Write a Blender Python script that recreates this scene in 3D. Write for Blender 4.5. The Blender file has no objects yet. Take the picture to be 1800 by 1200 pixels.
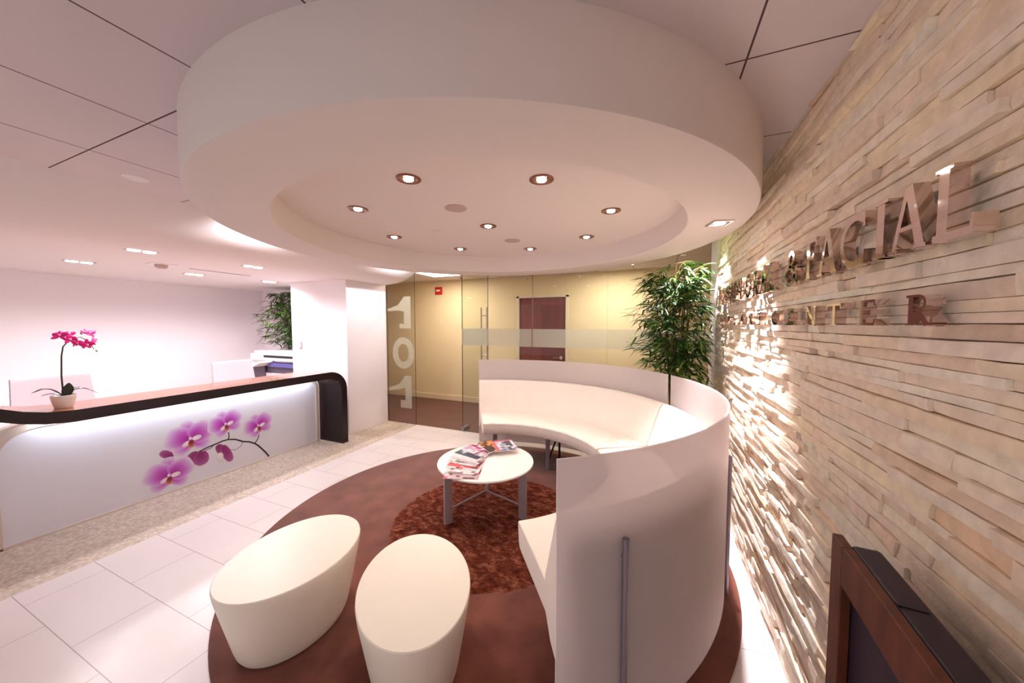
import bpy, bmesh, math, random
from mathutils import Vector, Matrix
PI = math.pi
W_FILL = 0.78
random.seed(7)
S = bpy.context.scene
COL = S.collection

# ------------------------------------------------------------------ camera, world, exposure
H = 1.65
cam_d = bpy.data.cameras.new('camera'); cam = bpy.data.objects.new('camera', cam_d); COL.objects.link(cam)
cam_d.sensor_width = 36.0; cam_d.lens = 36.0 * 598.0 / 1800.0; cam_d.clip_start = 0.02
cam.location = (0, 0, H)
cam.rotation_euler = (math.radians(90 - 2.872), 0, math.radians(22.688))
S.camera = cam
S.view_settings.view_transform = 'Standard'; S.view_settings.look = 'None'
S.view_settings.gamma = 1.0; S.view_settings.use_curve_mapping = False
S.view_settings.exposure = 0.43
w = bpy.data.worlds.new('world'); S.world = w; w.use_nodes = True
# added world fill, shaped as a band brightest at eye level to lift upright surfaces
wn = w.node_tree.nodes; wl = w.node_tree.links; wb = wn['Background']
wb.inputs[0].default_value = (1.0, 0.93, 0.95, 1)
wtc = wn.new('ShaderNodeTexCoord'); wsp = wn.new('ShaderNodeSeparateXYZ'); wl.new(wtc.outputs['Generated'], wsp.inputs[0])
wm = wn.new('ShaderNodeMath'); wm.operation = 'ABSOLUTE'; wl.new(wsp.outputs['Z'], wm.inputs[0])
wr = wn.new('ShaderNodeMapRange'); wr.interpolation_type = 'SMOOTHSTEP'; wr.inputs['From Min'].default_value = 0.0; wr.inputs['From Max'].default_value = 0.75
wr.inputs['To Min'].default_value = W_FILL; wr.inputs['To Max'].default_value = W_FILL * 0.12; wl.new(wm.outputs[0], wr.inputs['Value'])
wl.new(wr.outputs['Result'], wb.inputs[1])
S.cycles.use_denoising = True
S.cycles.max_bounces = 14; S.cycles.diffuse_bounces = 7; S.cycles.glossy_bounces = 5
S.cycles.transparent_max_bounces = 16; S.cycles.transmission_bounces = 8
S.cycles.caustics_reflective = False; S.cycles.caustics_refractive = False
S.cycles.sample_clamp_indirect = 4.0

WARM = (1.0, 0.92, 0.86); PINK = (1.0, 0.93, 0.98); COOL = (0.90, 0.92, 1.0)
P_DRUM, P_REC, P_CORR, P_WASH, P_GLOW = 16.0, 22.0, 14.0, 360.0, 50.0
CX, CY = -1.25, 2.49            # centre of rug, sofas and drum
ZC, ZD, ZR, ZP = 2.592, 2.295, 2.48, 2.31   # tile ceiling, drum underside, recess, reception plaster

# ------------------------------------------------------------------ helpers
def lin(c):
    return tuple(((v / 255.0) / 12.92 if v / 255.0 <= 0.04045 else ((v / 255.0 + 0.055) / 1.055) ** 2.4) for v in c)

def mat(name, rgb, rough=0.6, metal=0.0, noise=0.0, nscale=8.0, bump=0.0, bscale=60.0, emit=None, estr=0.0,
        trans=0.0, spec=0.5, vcol=None, stretch=None, ior=1.45, coat=0.0):
    m = bpy.data.materials.new(name); m.use_nodes = True
    nt = m.node_tree; n = nt.nodes; b = n['Principled BSDF']
    c = lin(rgb)
    b.inputs['Base Color'].default_value = (*c, 1); b.inputs['Roughness'].default_value = rough
    b.inputs['Metallic'].default_value = metal; b.inputs['Specular IOR Level'].default_value = spec
    b.inputs['Transmission Weight'].default_value = trans; b.inputs['IOR'].default_value = ior
    b.inputs['Coat Weight'].default_value = coat
    tc = n.new('ShaderNodeTexCoord'); src = tc.outputs['Object']
    if stretch:
        mp = n.new('ShaderNodeMapping'); mp.inputs['Scale'].default_value = stretch
        nt.links.new(src, mp.inputs['Vector']); src = mp.outputs['Vector']
    col = None
    if vcol:
        a = n.new('ShaderNodeVertexColor'); a.layer_name = vcol; col = a.outputs['Color']
        nt.links.new(col, b.inputs['Base Color'])
    if noise > 0:
        t = n.new('ShaderNodeTexNoise'); t.inputs['Scale'].default_value = nscale; t.inputs['Detail'].default_value = 6
        nt.links.new(src, t.inputs['Vector'])
        mr = n.new('ShaderNodeMapRange'); mr.inputs['To Min'].default_value = 1 - noise; mr.inputs['To Max'].default_value = 1 + noise
        mr.inputs['From Min'].default_value = 0.3; mr.inputs['From Max'].default_value = 0.7
        nt.links.new(t.outputs['Fac'], mr.inputs['Value'])
        mx = n.new('ShaderNodeVectorMath'); mx.operation = 'SCALE'
        if col: nt.links.new(col, mx.inputs[0])
        else: mx.inputs[0].default_value = c
        nt.links.new(mr.outputs['Result'], mx.inputs['Scale']); nt.links.new(mx.outputs[0], b.inputs['Base Color'])
    if bump > 0:
        t2 = n.new('ShaderNodeTexNoise'); t2.inputs['Scale'].default_value = bscale; t2.inputs['Detail'].default_value = 4
        nt.links.new(src, t2.inputs['Vector'])
        bp = n.new('ShaderNodeBump'); bp.inputs['Strength'].default_value = bump; bp.inputs['Distance'].default_value = 0.01
        nt.links.new(t2.outputs['Fac'], bp.inputs['Height']); nt.links.new(bp.outputs[0], b.inputs['Normal'])
    if emit:
        b.inputs['Emission Color'].default_value = (*emit, 1); b.inputs['Emission Strength'].default_value = estr
    return m

def grid_mat(name, rgb, line_rgb, wx, wy, ox, oy, lw, offset=0.0, rough=0.5, noise=0.03, lwx=None):
    """rectangular joints in the XY plane of object space"""
    m = mat(name, rgb, rough=rough); nt = m.node_tree; n = nt.nodes; b = n['Principled BSDF']
    tc = n.new('ShaderNodeTexCoord'); sp = n.new('ShaderNodeSeparateXYZ'); nt.links.new(tc.outputs['Object'], sp.inputs[0])
    def M(op, a, bb=None, c=None):
        q = n.new('ShaderNodeMath'); q.operation = op
        for i, v in enumerate((a, bb, c)):
            if v is None: continue
            if isinstance(v, (int, float)): q.inputs[i].default_value = v
            else: nt.links.new(v, q.inputs[i])
        return q.outputs[0]
    yy = M('DIVIDE', M('SUBTRACT', sp.outputs['Y'], oy), wy)
    row = M('FLOOR', yy); fy = M('FRACT', yy)
    par = M('MULTIPLY', M('FLOORED_MODULO', row, 2.0), offset)
    xx = M('ADD', M('DIVIDE', M('SUBTRACT', sp.outputs['X'], ox), wx), par)
    fx = M('FRACT', xx)
    dy = M('MULTIPLY', M('MINIMUM', fy, M('SUBTRACT', 1.0, fy)), wy)
    dx = M('MULTIPLY', M('MINIMUM', fx, M('SUBTRACT', 1.0, fx)), wx)
    lx = M('LESS_THAN', dx, lwx or lw); ly = M('LESS_THAN', dy, lw)
    f = M('MAXIMUM', lx, ly)
    t = n.new('ShaderNodeTexNoise'); t.inputs['Scale'].default_value = 3.0; t.inputs['Detail'].default_value = 5
    nt.links.new(tc.outputs['Object'], t.inputs['Vector'])
    mr = n.new('ShaderNodeMapRange'); mr.inputs['To Min'].default_value = 1 - noise; mr.inputs['To Max'].default_value = 1 + noise
    nt.links.new(t.outputs['Fac'], mr.inputs['Value'])
    sc = n.new('ShaderNodeVectorMath'); sc.operation = 'SCALE'; sc.inputs[0].default_value = lin(rgb)
    nt.links.new(mr.outputs['Result'], sc.inputs['Scale'])
    mx = n.new('ShaderNodeMix'); mx.data_type = 'RGBA'
    nt.links.new(f, mx.inputs['Factor']); nt.links.new(sc.outputs[0], mx.inputs['A']); mx.inputs['B'].default_value = (*lin(line_rgb), 1)
    nt.links.new(mx.outputs['Result'], b.inputs['Base Color'])
    return m

def glass_mat(name, tint=(0.955, 0.965, 0.945), refl=0.06):
    m = bpy.data.materials.new(name); m.use_nodes = True; nt = m.node_tree; n = nt.nodes
    n.remove(n['Principled BSDF']); out = n['Material Output']
    tr = n.new('ShaderNodeBsdfTransparent'); tr.inputs[0].default_value = (*tint, 1)
    gl = n.new('ShaderNodeBsdfGlossy'); gl.inputs['Roughness'].default_value = 0.0
    fr = n.new('ShaderNodeFresnel'); fr.inputs[0].default_value = 1.45
    ge = n.new('ShaderNodeNewGeometry'); om = n.new('ShaderNodeMath'); om.operation = 'SUBTRACT'; om.inputs[0].default_value = 1.0; nt.links.new(ge.outputs['Backfacing'], om.inputs[1])
    ml = n.new('ShaderNodeMath'); ml.operation = 'MULTIPLY'; nt.links.new(fr.outputs[0], ml.inputs[0]); nt.links.new(om.outputs[0], ml.inputs[1])
    mx = n.new('ShaderNodeMixShader'); nt.links.new(ml.outputs[0], mx.inputs[0]); nt.links.new(tr.outputs[0], mx.inputs[1]); nt.links.new(gl.outputs[0], mx.inputs[2])
    nt.links.new(mx.outputs[0], out.inputs[0]); return m

def frost_mat(name, rgb, rough=0.35, wd=0.3, wt=0.3, wg=0.4, clear=0.0):
    """acid-etched glass: diffuse + translucent + rough see-through (+ a little clear)"""
    m = bpy.data.materials.new(name); m.use_nodes = True; nt = m.node_tree; n = nt.nodes
    n.remove(n['Principled BSDF']); out = n['Material Output']; c = (*lin(rgb), 1)
    d = n.new('ShaderNodeBsdfDiffuse'); d.inputs[0].default_value = c
    t = n.new('ShaderNodeBsdfTranslucent'); t.inputs[0].default_value = c
    g = n.new('ShaderNodeBsdfRefraction'); g.inputs['Roughness'].default_value = rough; g.inputs['IOR'].default_value = 1.02
    g.inputs[0].default_value = c
    def mix(a, b, f):
        q = n.new('ShaderNodeMixShader'); q.inputs[0].default_value = f
        nt.links.new(a, q.inputs[1]); nt.links.new(b, q.inputs[2]); return q.outputs[0]
    o = mix(d.outputs[0], t.outputs[0], wt / (wd + wt)); o = mix(o, g.outputs[0], wg / (wd + wt + wg))
    if clear:
        tr = n.new('ShaderNodeBsdfTransparent'); o = mix(o, tr.outputs[0], clear)
    nt.links.new(o, out.inputs[0]); return m

def emit_mat(name, rgb, s):
    m = bpy.data.materials.new(name); m.use_nodes = True; n = m.node_tree.nodes
    b = n['Principled BSDF']; b.inputs['Base Color'].default_value = (0.8, 0.8, 0.8, 1)
    b.inputs['Emission Color'].default_value = (*rgb, 1); b.inputs['Emission Strength'].default_value = s
    return m

class MB:
    def __init__(s): s.v = []; s.f = []; s.mi = []; s.fc = []
    def add(s, vs, fs, mi=0, col=None):
        o = len(s.v); s.v += [tuple(p) for p in vs]
        for i, f in enumerate(fs):
            s.f.append([o + k for k in f]); s.mi.append(mi); s.fc.append(col[i] if isinstance(col, list) else col)
        return s
    def box(s, lo, hi, mi=0, rot=0.0, pivot=None, col=None):
        x0, y0, z0 = lo; x1, y1, z1 = hi
        vs = [(x0,y0,z0),(x1,y0,z0),(x1,y1,z0),(x0,y1,z0),(x0,y0,z1),(x1,y0,z1),(x1,y1,z1),(x0,y1,z1)]
        if rot:
            px, py = pivot if pivot else ((x0+x1)/2, (y0+y1)/2); c, q = math.cos(rot), math.sin(rot)
            vs = [(px+(x-px)*c-(y-py)*q, py+(x-px)*q+(y-py)*c, z) for x, y, z in vs]
        return s.add(vs, [(0,3,2,1),(4,5,6,7),(0,1,5,4),(1,2,6,5),(2,3,7,6),(3,0,4,7)], mi, col)
    def tube(s, pts, r, n=10, mi=0, caps=True, flat=1.0):
        pts = [Vector(p) for p in pts]; rs = r if isinstance(r, (list, tuple)) else [r]*len(pts)
        rings = []; up = None
        for i, p in enumerate(pts):
            d = (pts[min(i+1, len(pts)-1)] - pts[max(i-1, 0)]).normalized()
            if up is None: up = Vector((0,0,1)) if abs(d.z) < 0.9 else Vector((1,0,0))
            a = d.cross(up).normalized(); b = d.cross(a).normalized(); up = -b if False else up
            rings.append([p + a*math.cos(2*PI*k/n)*rs[i] + b*math.sin(2*PI*k/n)*rs[i]*flat for k in range(n)])
        vs = [q for ring in rings for q in ring]; fs = []
        for i in range(len(pts)-1):
            for k in range(n):
                fs.append((i*n+k, i*n+(k+1)%n, (i+1)*n+(k+1)%n, (i+1)*n+k))
        if caps: fs.append(tuple(range(n))); fs.append(tuple((len(pts)-1)*n+k for k in range(n)))
        return s.add(vs, fs, mi)
    def lathe(s, prof, c=(0,0,0), n=48, sx=1.0, sy=1.0, mi=0, closed=False):
        m = len(prof); vs = []
        for k in range(n):
            a = 2*PI*k/n
            for r, z in prof: vs.append((c[0]+r*sx*math.cos(a), c[1]+r*sy*math.sin(a), c[2]+z))
        fs = []
        for k in range(n):
            k2 = (k+1) % n
            for i in range(m if closed else m-1):
                j = (i+1) % m; fs.append((k*m+i, k2*m+i, k2*m+j, k*m+j))
        return s.add(vs, fs, mi)
    def sector(s, prof, c, a0, a1, n=48, mi=0):
        m = len(prof); vs = []
        for k in range(n+1):
            a = math.radians(a0 + (a1-a0)*k/n)
            for r, z in prof: vs.append((c[0]+r*math.cos(a), c[1]+r*math.sin(a), z))
        fs = []
        for k in range(n):
            for i in range(m):
                j = (i+1) % m; fs.append((k*m+i, (k+1)*m+i, (k+1)*m+j, k*m+j))
        fs.append(tuple(range(m))); fs.append(tuple(n*m+i for i in range(m)))
        return s.add(vs, fs, mi)
    def prism(s, poly, axis, lo, hi, mi=0):
        """poly: 2-D points in the plane normal to axis ('x': (y,z), 'y': (x,z), 'z': (x,y))"""
        def P(p, t): return {'x': (t, p[0], p[1]), 'y': (p[0], t, p[1]), 'z': (p[0], p[1], t)}[axis]
        n = len(poly); vs = [P(p, lo) for p in poly] + [P(p, hi) for p in poly]
        fs = [tuple(range(n)), tuple(range(2*n-1, n-1, -1))] + [(i, (i+1) % n, n+(i+1) % n, n+i) for i in range(n)]
        return s.add(vs, fs, mi)
    def build(s, name, mats, parent=None, smooth=None, bevel=0.0, bseg=3, sub=0, origin=None, weld=True):
        me = bpy.data.meshes.new(name)
        vs = s.v
        if origin: vs = [(x-origin[0], y-origin[1], z-origin[2]) for x, y, z in vs]
        me.from_pydata(vs, [], s.f)
        for m in (mats if isinstance(mats, (list, tuple)) else [mats]): me.materials.append(m)
        for p, mi in zip(me.polygons, s.mi): p.material_index = mi
        if any(c is not None for c in s.fc):
            ca = me.color_attributes.new('col', 'FLOAT_COLOR', 'CORNER')
            for p, c in zip(me.polygons, s.fc):
                if c is None: c = (1, 1, 1)
                for q, li in enumerate(p.loop_indices):
                    cc = c[q] if isinstance(c[0], (tuple, list)) else c
                    ca.data[li].color = (*cc, 1)
        bm = bmesh.new(); bm.from_mesh(me)
        bmesh.ops.recalc_face_normals(bm, faces=bm.faces[:]); bm.to_mesh(me); bm.free()
        if smooth is not None:
            me.shade_smooth()
            me.set_sharp_from_angle(angle=math.radians(smooth))
        o = bpy.data.objects.new(name, me); COL.objects.link(o)
        if origin: o.location = origin
        if bevel:
            b = o.modifiers.new('bevel', 'BEVEL'); b.width = bevel; b.segments = bseg; b.limit_method = 'ANGLE'; b.angle_limit = math.radians(40)
            if smooth is None: me.shade_smooth()
            b.harden_normals = True
        if sub:
            q = o.modifiers.new('sub', 'SUBSURF'); q.levels = sub; q.render_levels = sub
        if parent:
            o.parent = parent
            o.matrix_parent_inverse = Matrix.Translation(-Vector(parent_world(parent)))
        return o

def parent_world(p):
    v = Vector((0, 0, 0)); q = p
    while q is not None:
        v += Vector(q.location) if q.parent is None else Vector((0, 0, 0)); q = q.parent
    return v

def tag(o, label, cat, group=None):
    o['label'] = label; o['category'] = cat
    if group: o['group'] = group
    return o
def struct(o): o['kind'] = 'structure'; return o
def thing(name, label, cat, loc=(0, 0, 0), group=None):
    o = bpy.data.objects.new(name, None); o.empty_display_size = 0.1; COL.objects.link(o); o.location = loc
    return tag(o, label, cat, group)
def light(kind, loc, power, color, parent=None, size=0.03, spot=100, blend=0.7, target=None, sx=None, sy=None):
    d = bpy.data.lights.new('lamp_light', kind); d.energy = power; d.color = color
    if kind == 'SPOT': d.spot_size = math.radians(spot); d.spot_blend = blend; d.shadow_soft_size = size
    elif kind == 'POINT': d.shadow_soft_size = size
    elif kind == 'AREA': d.shape = 'RECTANGLE'; d.size = sx; d.size_y = sy
    o = bpy.data.objects.new('lamp_light', d); COL.objects.link(o); o.location = loc
    if target is not None: o.rotation_euler = (Vector(target) - Vector(loc)).to_track_quat('-Z', 'Y').to_euler()
    if parent:
        o.parent = parent; o.matrix_parent_inverse = Matrix.Translation(-Vector(parent_world(parent)))
    return o

# ------------------------------------------------------------------ materials
M = {}
M['plaster'] = mat('plaster', (236, 228, 228), 0.85, bump=0.04, bscale=120)
M['drum'] = mat('drum_plaster', (230, 219, 214), 0.85, bump=0.03, bscale=120)
M['wallwhite'] = mat('wall_white', (243, 236, 240), 0.8, bump=0.04, bscale=150)
M['corrwall'] = mat('corridor_cream', (232, 212, 172), 0.85, bump=0.04, bscale=150)
M['tileceil'] = grid_mat('ceiling_tiles', (226, 216, 218), (88, 66, 66), 0.625, 0.625, 0.285, 0.86, 0.0035, rough=0.9, noise=0.02)
M['floor'] = grid_mat('floor_tiles', (222, 212, 210), (170, 154, 150), 0.66, 0.33, -3.05, 0.99, 0.0022, offset=0.5, rough=0.32, noise=0.05)
M['corrfloor'] = grid_mat('corridor_planks', (104, 68, 60), (70, 44, 40), 1.2, 0.12, 0, 0, 0.0025, offset=0.37, rough=0.55, noise=0.25)
M['leather'] = mat('white_leather', (242, 230, 218), 0.42, bump=0.10, bscale=28, noise=0.02)
M['gather'] = mat('gathered_leather', (242, 230, 218), 0.45, bump=1.0, bscale=13, stretch=(2.6, 2.6, 0.35))
M['stool'] = mat('stool_shell', (240, 230, 214), 0.38, noise=0.015)
M['metal'] = mat('grey_metal', (150, 140, 150), 0.35, metal=0.6)
M['satin'] = mat('satin_silver_paint', (172, 160, 168), 0.4, metal=0.25)
M['chrome'] = mat('chrome', (214, 196, 190), 0.06, metal=1.0)
M['darkmetal'] = mat('dark_metal', (60, 52, 58), 0.4, metal=0.5)
M['laminate'] = mat('white_laminate', (238, 230, 224), 0.3)
M['wood'] = mat('counter_wood_top', (150, 88, 54), 0.22, noise=0.25, nscale=5, stretch=(8, 0.7, 8), coat=0.4)
M['espresso'] = mat('espresso_wood', (26, 9, 14), 0.3, noise=0.25, nscale=5, stretch=(8, 0.7, 8))
M['deskpanel'] = mat('desk_panel', (232, 230, 242), 0.4)
M['deskframe'] = mat('desk_frame', (214, 196, 186), 0.5)
M['print'] = mat('orchid_print', (255, 255, 255), 0.45, vcol='col')
M['vc'] = mat('printed_paper', (255, 255, 255), 0.4, vcol='col')
M['glass'] = glass_mat('clear_glass')
M['glassedge'] = mat('glass_edge', (46, 52, 50), 0.2)
M['frost'] = frost_mat('frosted_glass', (250, 242, 242), rough=0.28, wd=0.44, wt=0.32, wg=0.24)
M['numeral'] = frost_mat('frosted_numeral', (226, 226, 214), rough=0.4, wd=0.35, wt=0.35, wg=0.1, clear=0.66)
M['film'] = frost_mat('frosted_film', (232, 236, 228), rough=0.4, wd=0.35, wt=0.35, wg=0.1, clear=0.60)
M['lamp'] = emit_mat('lamp_face', (1.0, 0.93, 0.86), 14.0)
M['lampw'] = emit_mat('lamp_face_white', (1.0, 0.95, 0.97), 14.0)
M['panel'] = emit_mat('light_panel', (1.0, 0.96, 0.9), 5.0)
M['ledstrip'] = emit_mat('led_strip', (0.86, 0.92, 1.0), 26.0)
M['bronze'] = mat('downlight_trim', (150, 100, 84), 0.25, metal=0.8)
M['grille'] = mat('speaker_grille', (196, 172, 164), 0.8, bump=0.3, bscale=400)
M['white'] = mat('white_plastic', (240, 234, 236), 0.4)
M['chairwhite'] = mat('chair_white', (204, 188, 194), 0.5)
M['red'] = mat('alarm_red', (206, 34, 30), 0.4)
M['black'] = mat('black_plastic', (20, 18, 24), 0.35)
M['purpledark'] = mat('casing_dark', (48, 34, 52), 0.45)
M['copierdark'] = mat('copier_dark', (96, 82, 100), 0.5)
M['copierblue'] = mat('copier_blue', (96, 90, 160), 0.5)
M['door'] = mat('door_veneer', (122, 50, 36), 0.3, noise=0.15, nscale=3, stretch=(6, 6, 0.6))
M['doorreflect'] = mat('door_reflection_tone', (104, 36, 18), 0.3, noise=0.15, nscale=3, stretch=(6, 6, 0.6))
M['doorframe'] = mat('door_frame_paint', (228, 214, 184), 0.5)
M['base'] = mat('baseboard_paint', (232, 212, 178), 0.5)
M['tvwood'] = mat('tv_frame_wood', (96, 46, 28), 0.42, noise=0.4, nscale=6, stretch=(4, 4, 1))
M['screen'] = mat('dark_screen', (10, 7, 6), 0.35, spec=0.2)
M['weave'] = mat('dark_woven_mat', (66, 50, 28), 0.8, noise=0.6, nscale=120, bump=0.4, bscale=200)
M['gold'] = mat('gold_trim', (150, 110, 40), 0.35, metal=0.7)
M['leaf'] = mat('bamboo_leaf', (70, 118, 40), 0.4, vcol='col')
M['cane'] = mat('bamboo_cane', (96, 84, 40), 0.5, noise=0.3, nscale=20)
M['pot'] = mat('planter', (70, 60, 56), 0.5)
M['soil'] = mat('soil', (48, 36, 28), 0.95, bump=0.5, bscale=90)
M['orchidpot'] = mat('orchid_pot', (238, 232, 232), 0.35)
M['orchidleaf'] = mat('orchid_leaf', (44, 48, 36), 0.35)
M['petal'] = mat('orchid_petal', (216, 20, 130), 0.5, noise=0.2, nscale=40)
M['petal2'] = mat('orchid_lip', (250, 180, 200), 0.5)
M['bud'] = mat('orchid_bud', (120, 140, 96), 0.5)

def rug_mat():
    m = mat('rug_pile', (128, 66, 54), 0.95); nt = m.node_tree; n = nt.nodes; b = n['Principled BSDF']
    b.inputs['Sheen Weight'].default_value = 0.3; b.inputs['Specular IOR Level'].default_value = 0.1
    tc = n.new('ShaderNodeTexCoord')
    t = n.new('ShaderNodeTexNoise'); t.inputs['Scale'].default_value = 5; t.inputs['Detail'].default_value = 8
    nt.links.new(tc.outputs['Object'], t.inputs['Vector'])
    r = n.new('ShaderNodeValToRGB'); r.color_ramp.elements[0].position = 0.35; r.color_ramp.elements[0].color = (*lin((98, 50, 38)), 1)
    r.color_ramp.elements[1].position = 0.65; r.color_ramp.elements[1].color = (*lin((122, 68, 53)), 1)
    nt.links.new(t.outputs['Fac'], r.inputs[0]); nt.links.new(r.outputs[0], b.inputs['Base Color'])
    t2 = n.new('ShaderNodeTexNoise'); t2.inputs['Scale'].default_value = 220; nt.links.new(tc.outputs['Object'], t2.inputs['Vector'])
    bp = n.new('ShaderNodeBump'); bp.inputs['Strength'].default_value = 0.5; bp.inputs['Distance'].default_value = 0.006
    nt.links.new(t2.outputs['Fac'], bp.inputs['Height']); nt.links.new(bp.outputs[0], b.inputs['Normal'])
    return m
def shag_mat():
    m = mat('shag_pile', (120, 60, 36), 0.95); nt = m.node_tree; n = nt.nodes; b = n['Principled BSDF']
    b.inputs['Specular IOR Level'].default_value = 0.1
    tc = n.new('ShaderNodeTexCoord'); mp = n.new('ShaderNodeMapping'); mp.inputs['Scale'].default_value = (1, 1.6, 1); mp.inputs['Rotation'].default_value = (0, 0, 0.6)
    nt.links.new(tc.outputs['Object'], mp.inputs[0])
    t = n.new('ShaderNodeTexNoise'); t.inputs['Scale'].default_value = 12; t.inputs['Detail'].default_value = 12; t.inputs['Roughness'].default_value = 0.82; t.inputs['Distortion'].default_value = 0.35
    nt.links.new(mp.outputs[0], t.inputs['Vector'])
    r = n.new('ShaderNodeValToRGB'); r.color_ramp.elements[0].position = 0.36; r.color_ramp.elements[0].color = (*lin((44, 12, 6)), 1)
    r.color_ramp.elements[1].position = 0.68; r.color_ramp.elements[1].color = (*lin((180, 118, 92)), 1)
    e = r.color_ramp.elements.new(0.5); e.color = (*lin((104, 46, 30)), 1)
    nt.links.new(t.outputs['Fac'], r.inputs[0]); nt.links.new(r.outputs[0], b.inputs['Base Color'])
    bp = n.new('ShaderNodeBump'); bp.inputs['Strength'].default_value = 0.9; bp.inputs['Distance'].default_value = 0.02
    nt.links.new(t.outputs['Fac'], bp.inputs['Height']); nt.links.new(bp.outputs[0], b.inputs['Normal'])
    return m
def pebble_mat():
    m = mat('pebble_floor', (200, 178, 162), 0.6); nt = m.node_tree; n = nt.nodes; b = n['Principled BSDF']
    tc = n.new('ShaderNodeTexCoord')
    t = n.new('ShaderNodeTexVoronoi'); t.inputs['Scale'].default_value = 42; nt.links.new(tc.outputs['Object'], t.inputs['Vector'])
    r = n.new('ShaderNodeValToRGB'); r.color_ramp.elements[0].color = (*lin((228, 212, 198)), 1); r.color_ramp.elements[1].color = (*lin((196, 174, 156)), 1)
    r.color_ramp.elements[1].position = 0.9
    nt.links.new(t.outputs['Distance'], r.inputs[0])
    mx = n.new('ShaderNodeMix'); mx.data_type = 'RGBA'; mx.blend_type = 'MULTIPLY'; mx.inputs['Factor'].default_value = 0.22
    hs = n.new('ShaderNodeSeparateColor'); nt.links.new(t.outputs['Color'], hs.inputs[0])
    nt.links.new(r.outputs[0], mx.inputs['A'])
    cb = n.new('ShaderNodeCombineColor')
    for k in range(3): nt.links.new(hs.outputs[0], cb.inputs[k])
    nt.links.new(cb.outputs[0], mx.inputs['B'])
    nt.links.new(mx.outputs['Result'], b.inputs['Base Color'])
    bp = n.new('ShaderNodeBump'); bp.invert = True; bp.inputs['Strength'].default_value = 0.5; bp.inputs['Distance'].default_value = 0.01
    nt.links.new(t.outputs['Distance'], bp.inputs['Height']); nt.links.new(bp.outputs[0], b.inputs['Normal'])
    return m
M['rug'] = rug_mat(); M['shag'] = shag_mat(); M['pebble'] = pebble_mat()
M['stone'] = mat('ledger_stone', (220, 200, 184), 0.7, vcol='col', noise=0.10, nscale=22, bump=0.35, bscale=70)

# ================================================================== STRUCTURE
YB = -1.6
struct(MB().box((-3.57, YB, -0.1), (1.2, 4.5, 0)).build('floor', M['floor']))
struct(MB().box((-7.6, YB, -0.1), (-3.57, 4.5, 0.0)).build('floor_pebble_strip', M['pebble']))
struct(MB().box((-9.0, 4.5, -0.1), (3.0, 6.45, 0.0)).build('floor_corridor', M['corrfloor']))
struct(MB().box((-3.39, YB, ZC), (1.2, 6.4, ZC+0.1)).build('ceiling', M['tileceil']))
struct(MB().box((-9.0, 4.5, ZC), (-3.39, 6.4, ZC+0.1)).box((1.2, 4.5, ZC), (3.0, 6.4, ZC+0.1)).build('ceiling_corridor', M['plaster']))
# reception plaster ceiling with its rounded nose
nose = [(-7.6, ZP), (-4.35, ZP), (-4.1, ZP-0.006), (-3.96, ZP+0.004), (-3.83, ZP+0.026), (-3.72, ZP+0.058), (-3.61, ZP+0.107), (-3.52, ZP+0.162), (-3.45, ZP+0.218), (-3.39, ZC)]
struct(MB().prism(nose + [(-3.39, ZC+0.1), (-7.6, ZC+0.1)], 'y', YB, 4.44).build('ceiling_plaster', M['plaster'], smooth=40))
# drum with concentric recess
mb = MB(); RO, RI = 1.78, 1.43
prof = [(RO, ZC), (RO, ZD+0.012), (RO-0.004, ZD+0.003), (RO-0.012, ZD), (RI+0.006, ZD), (RI, ZD+0.006), (RI, ZR), (0.0001, ZR)]
mb.lathe(prof, (CX, CY, 0), n=160)
struct(mb.build('ceiling_drum', M['drum'], smooth=35))
# walls
struct(MB().box((-7.6, YB, 0), (-7.3, 4.5, ZP)).build('wall_left', M['wallwhite']))
struct(MB().box((-7.3, 4.42, 0), (-5.37, 4.52, ZP)).build('wall_back', M['wallwhite']))
struct(MB().box((-5.37, 3.68, 0), (-4.17, 4.48, ZP)).build('wall_pier', M['wallwhite'], bevel=0.004))
struct(MB().box((0.585, 4.08, 0), (0.66, 4.5, ZC)).build('wall_right_plain', M['wallwhite']))
struct(MB().box((-9.0, 6.27, 0), (-2.52, 6.4, ZC)).box((-1.475, 6.27, 0), (3.0, 6.4, ZC)).box((-2.52, 6.27, 2.2), (-1.475, 6.4, ZC)).build('wall_corridor', M['corrwall']))
struct(MB().box((3.0, 4.5, 0), (3.1, 6.4, ZC)).build('wall_corridor_right', M['corrwall']))
struct(MB().box((-9.1, 4.5, 0), (-9.0, 6.4, ZC)).box((-9.0, 4.53, 0), (-4.3, 4.58, ZC)).build('wall_corridor_left', M['corrwall']))
struct(MB().box((0.66, 4.46, 0), (3.0, 4.56, ZC)).build('wall_corridor_near', M['corrwall']))
struct(MB().box((-9.0, 6.255, 0), (-2.56, 6.27, 0.11)).box((-1.43, 6.255, 0), (3.0, 6.27, 0.11)).build('baseboard_corridor', M['base'], bevel=0.003))

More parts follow.
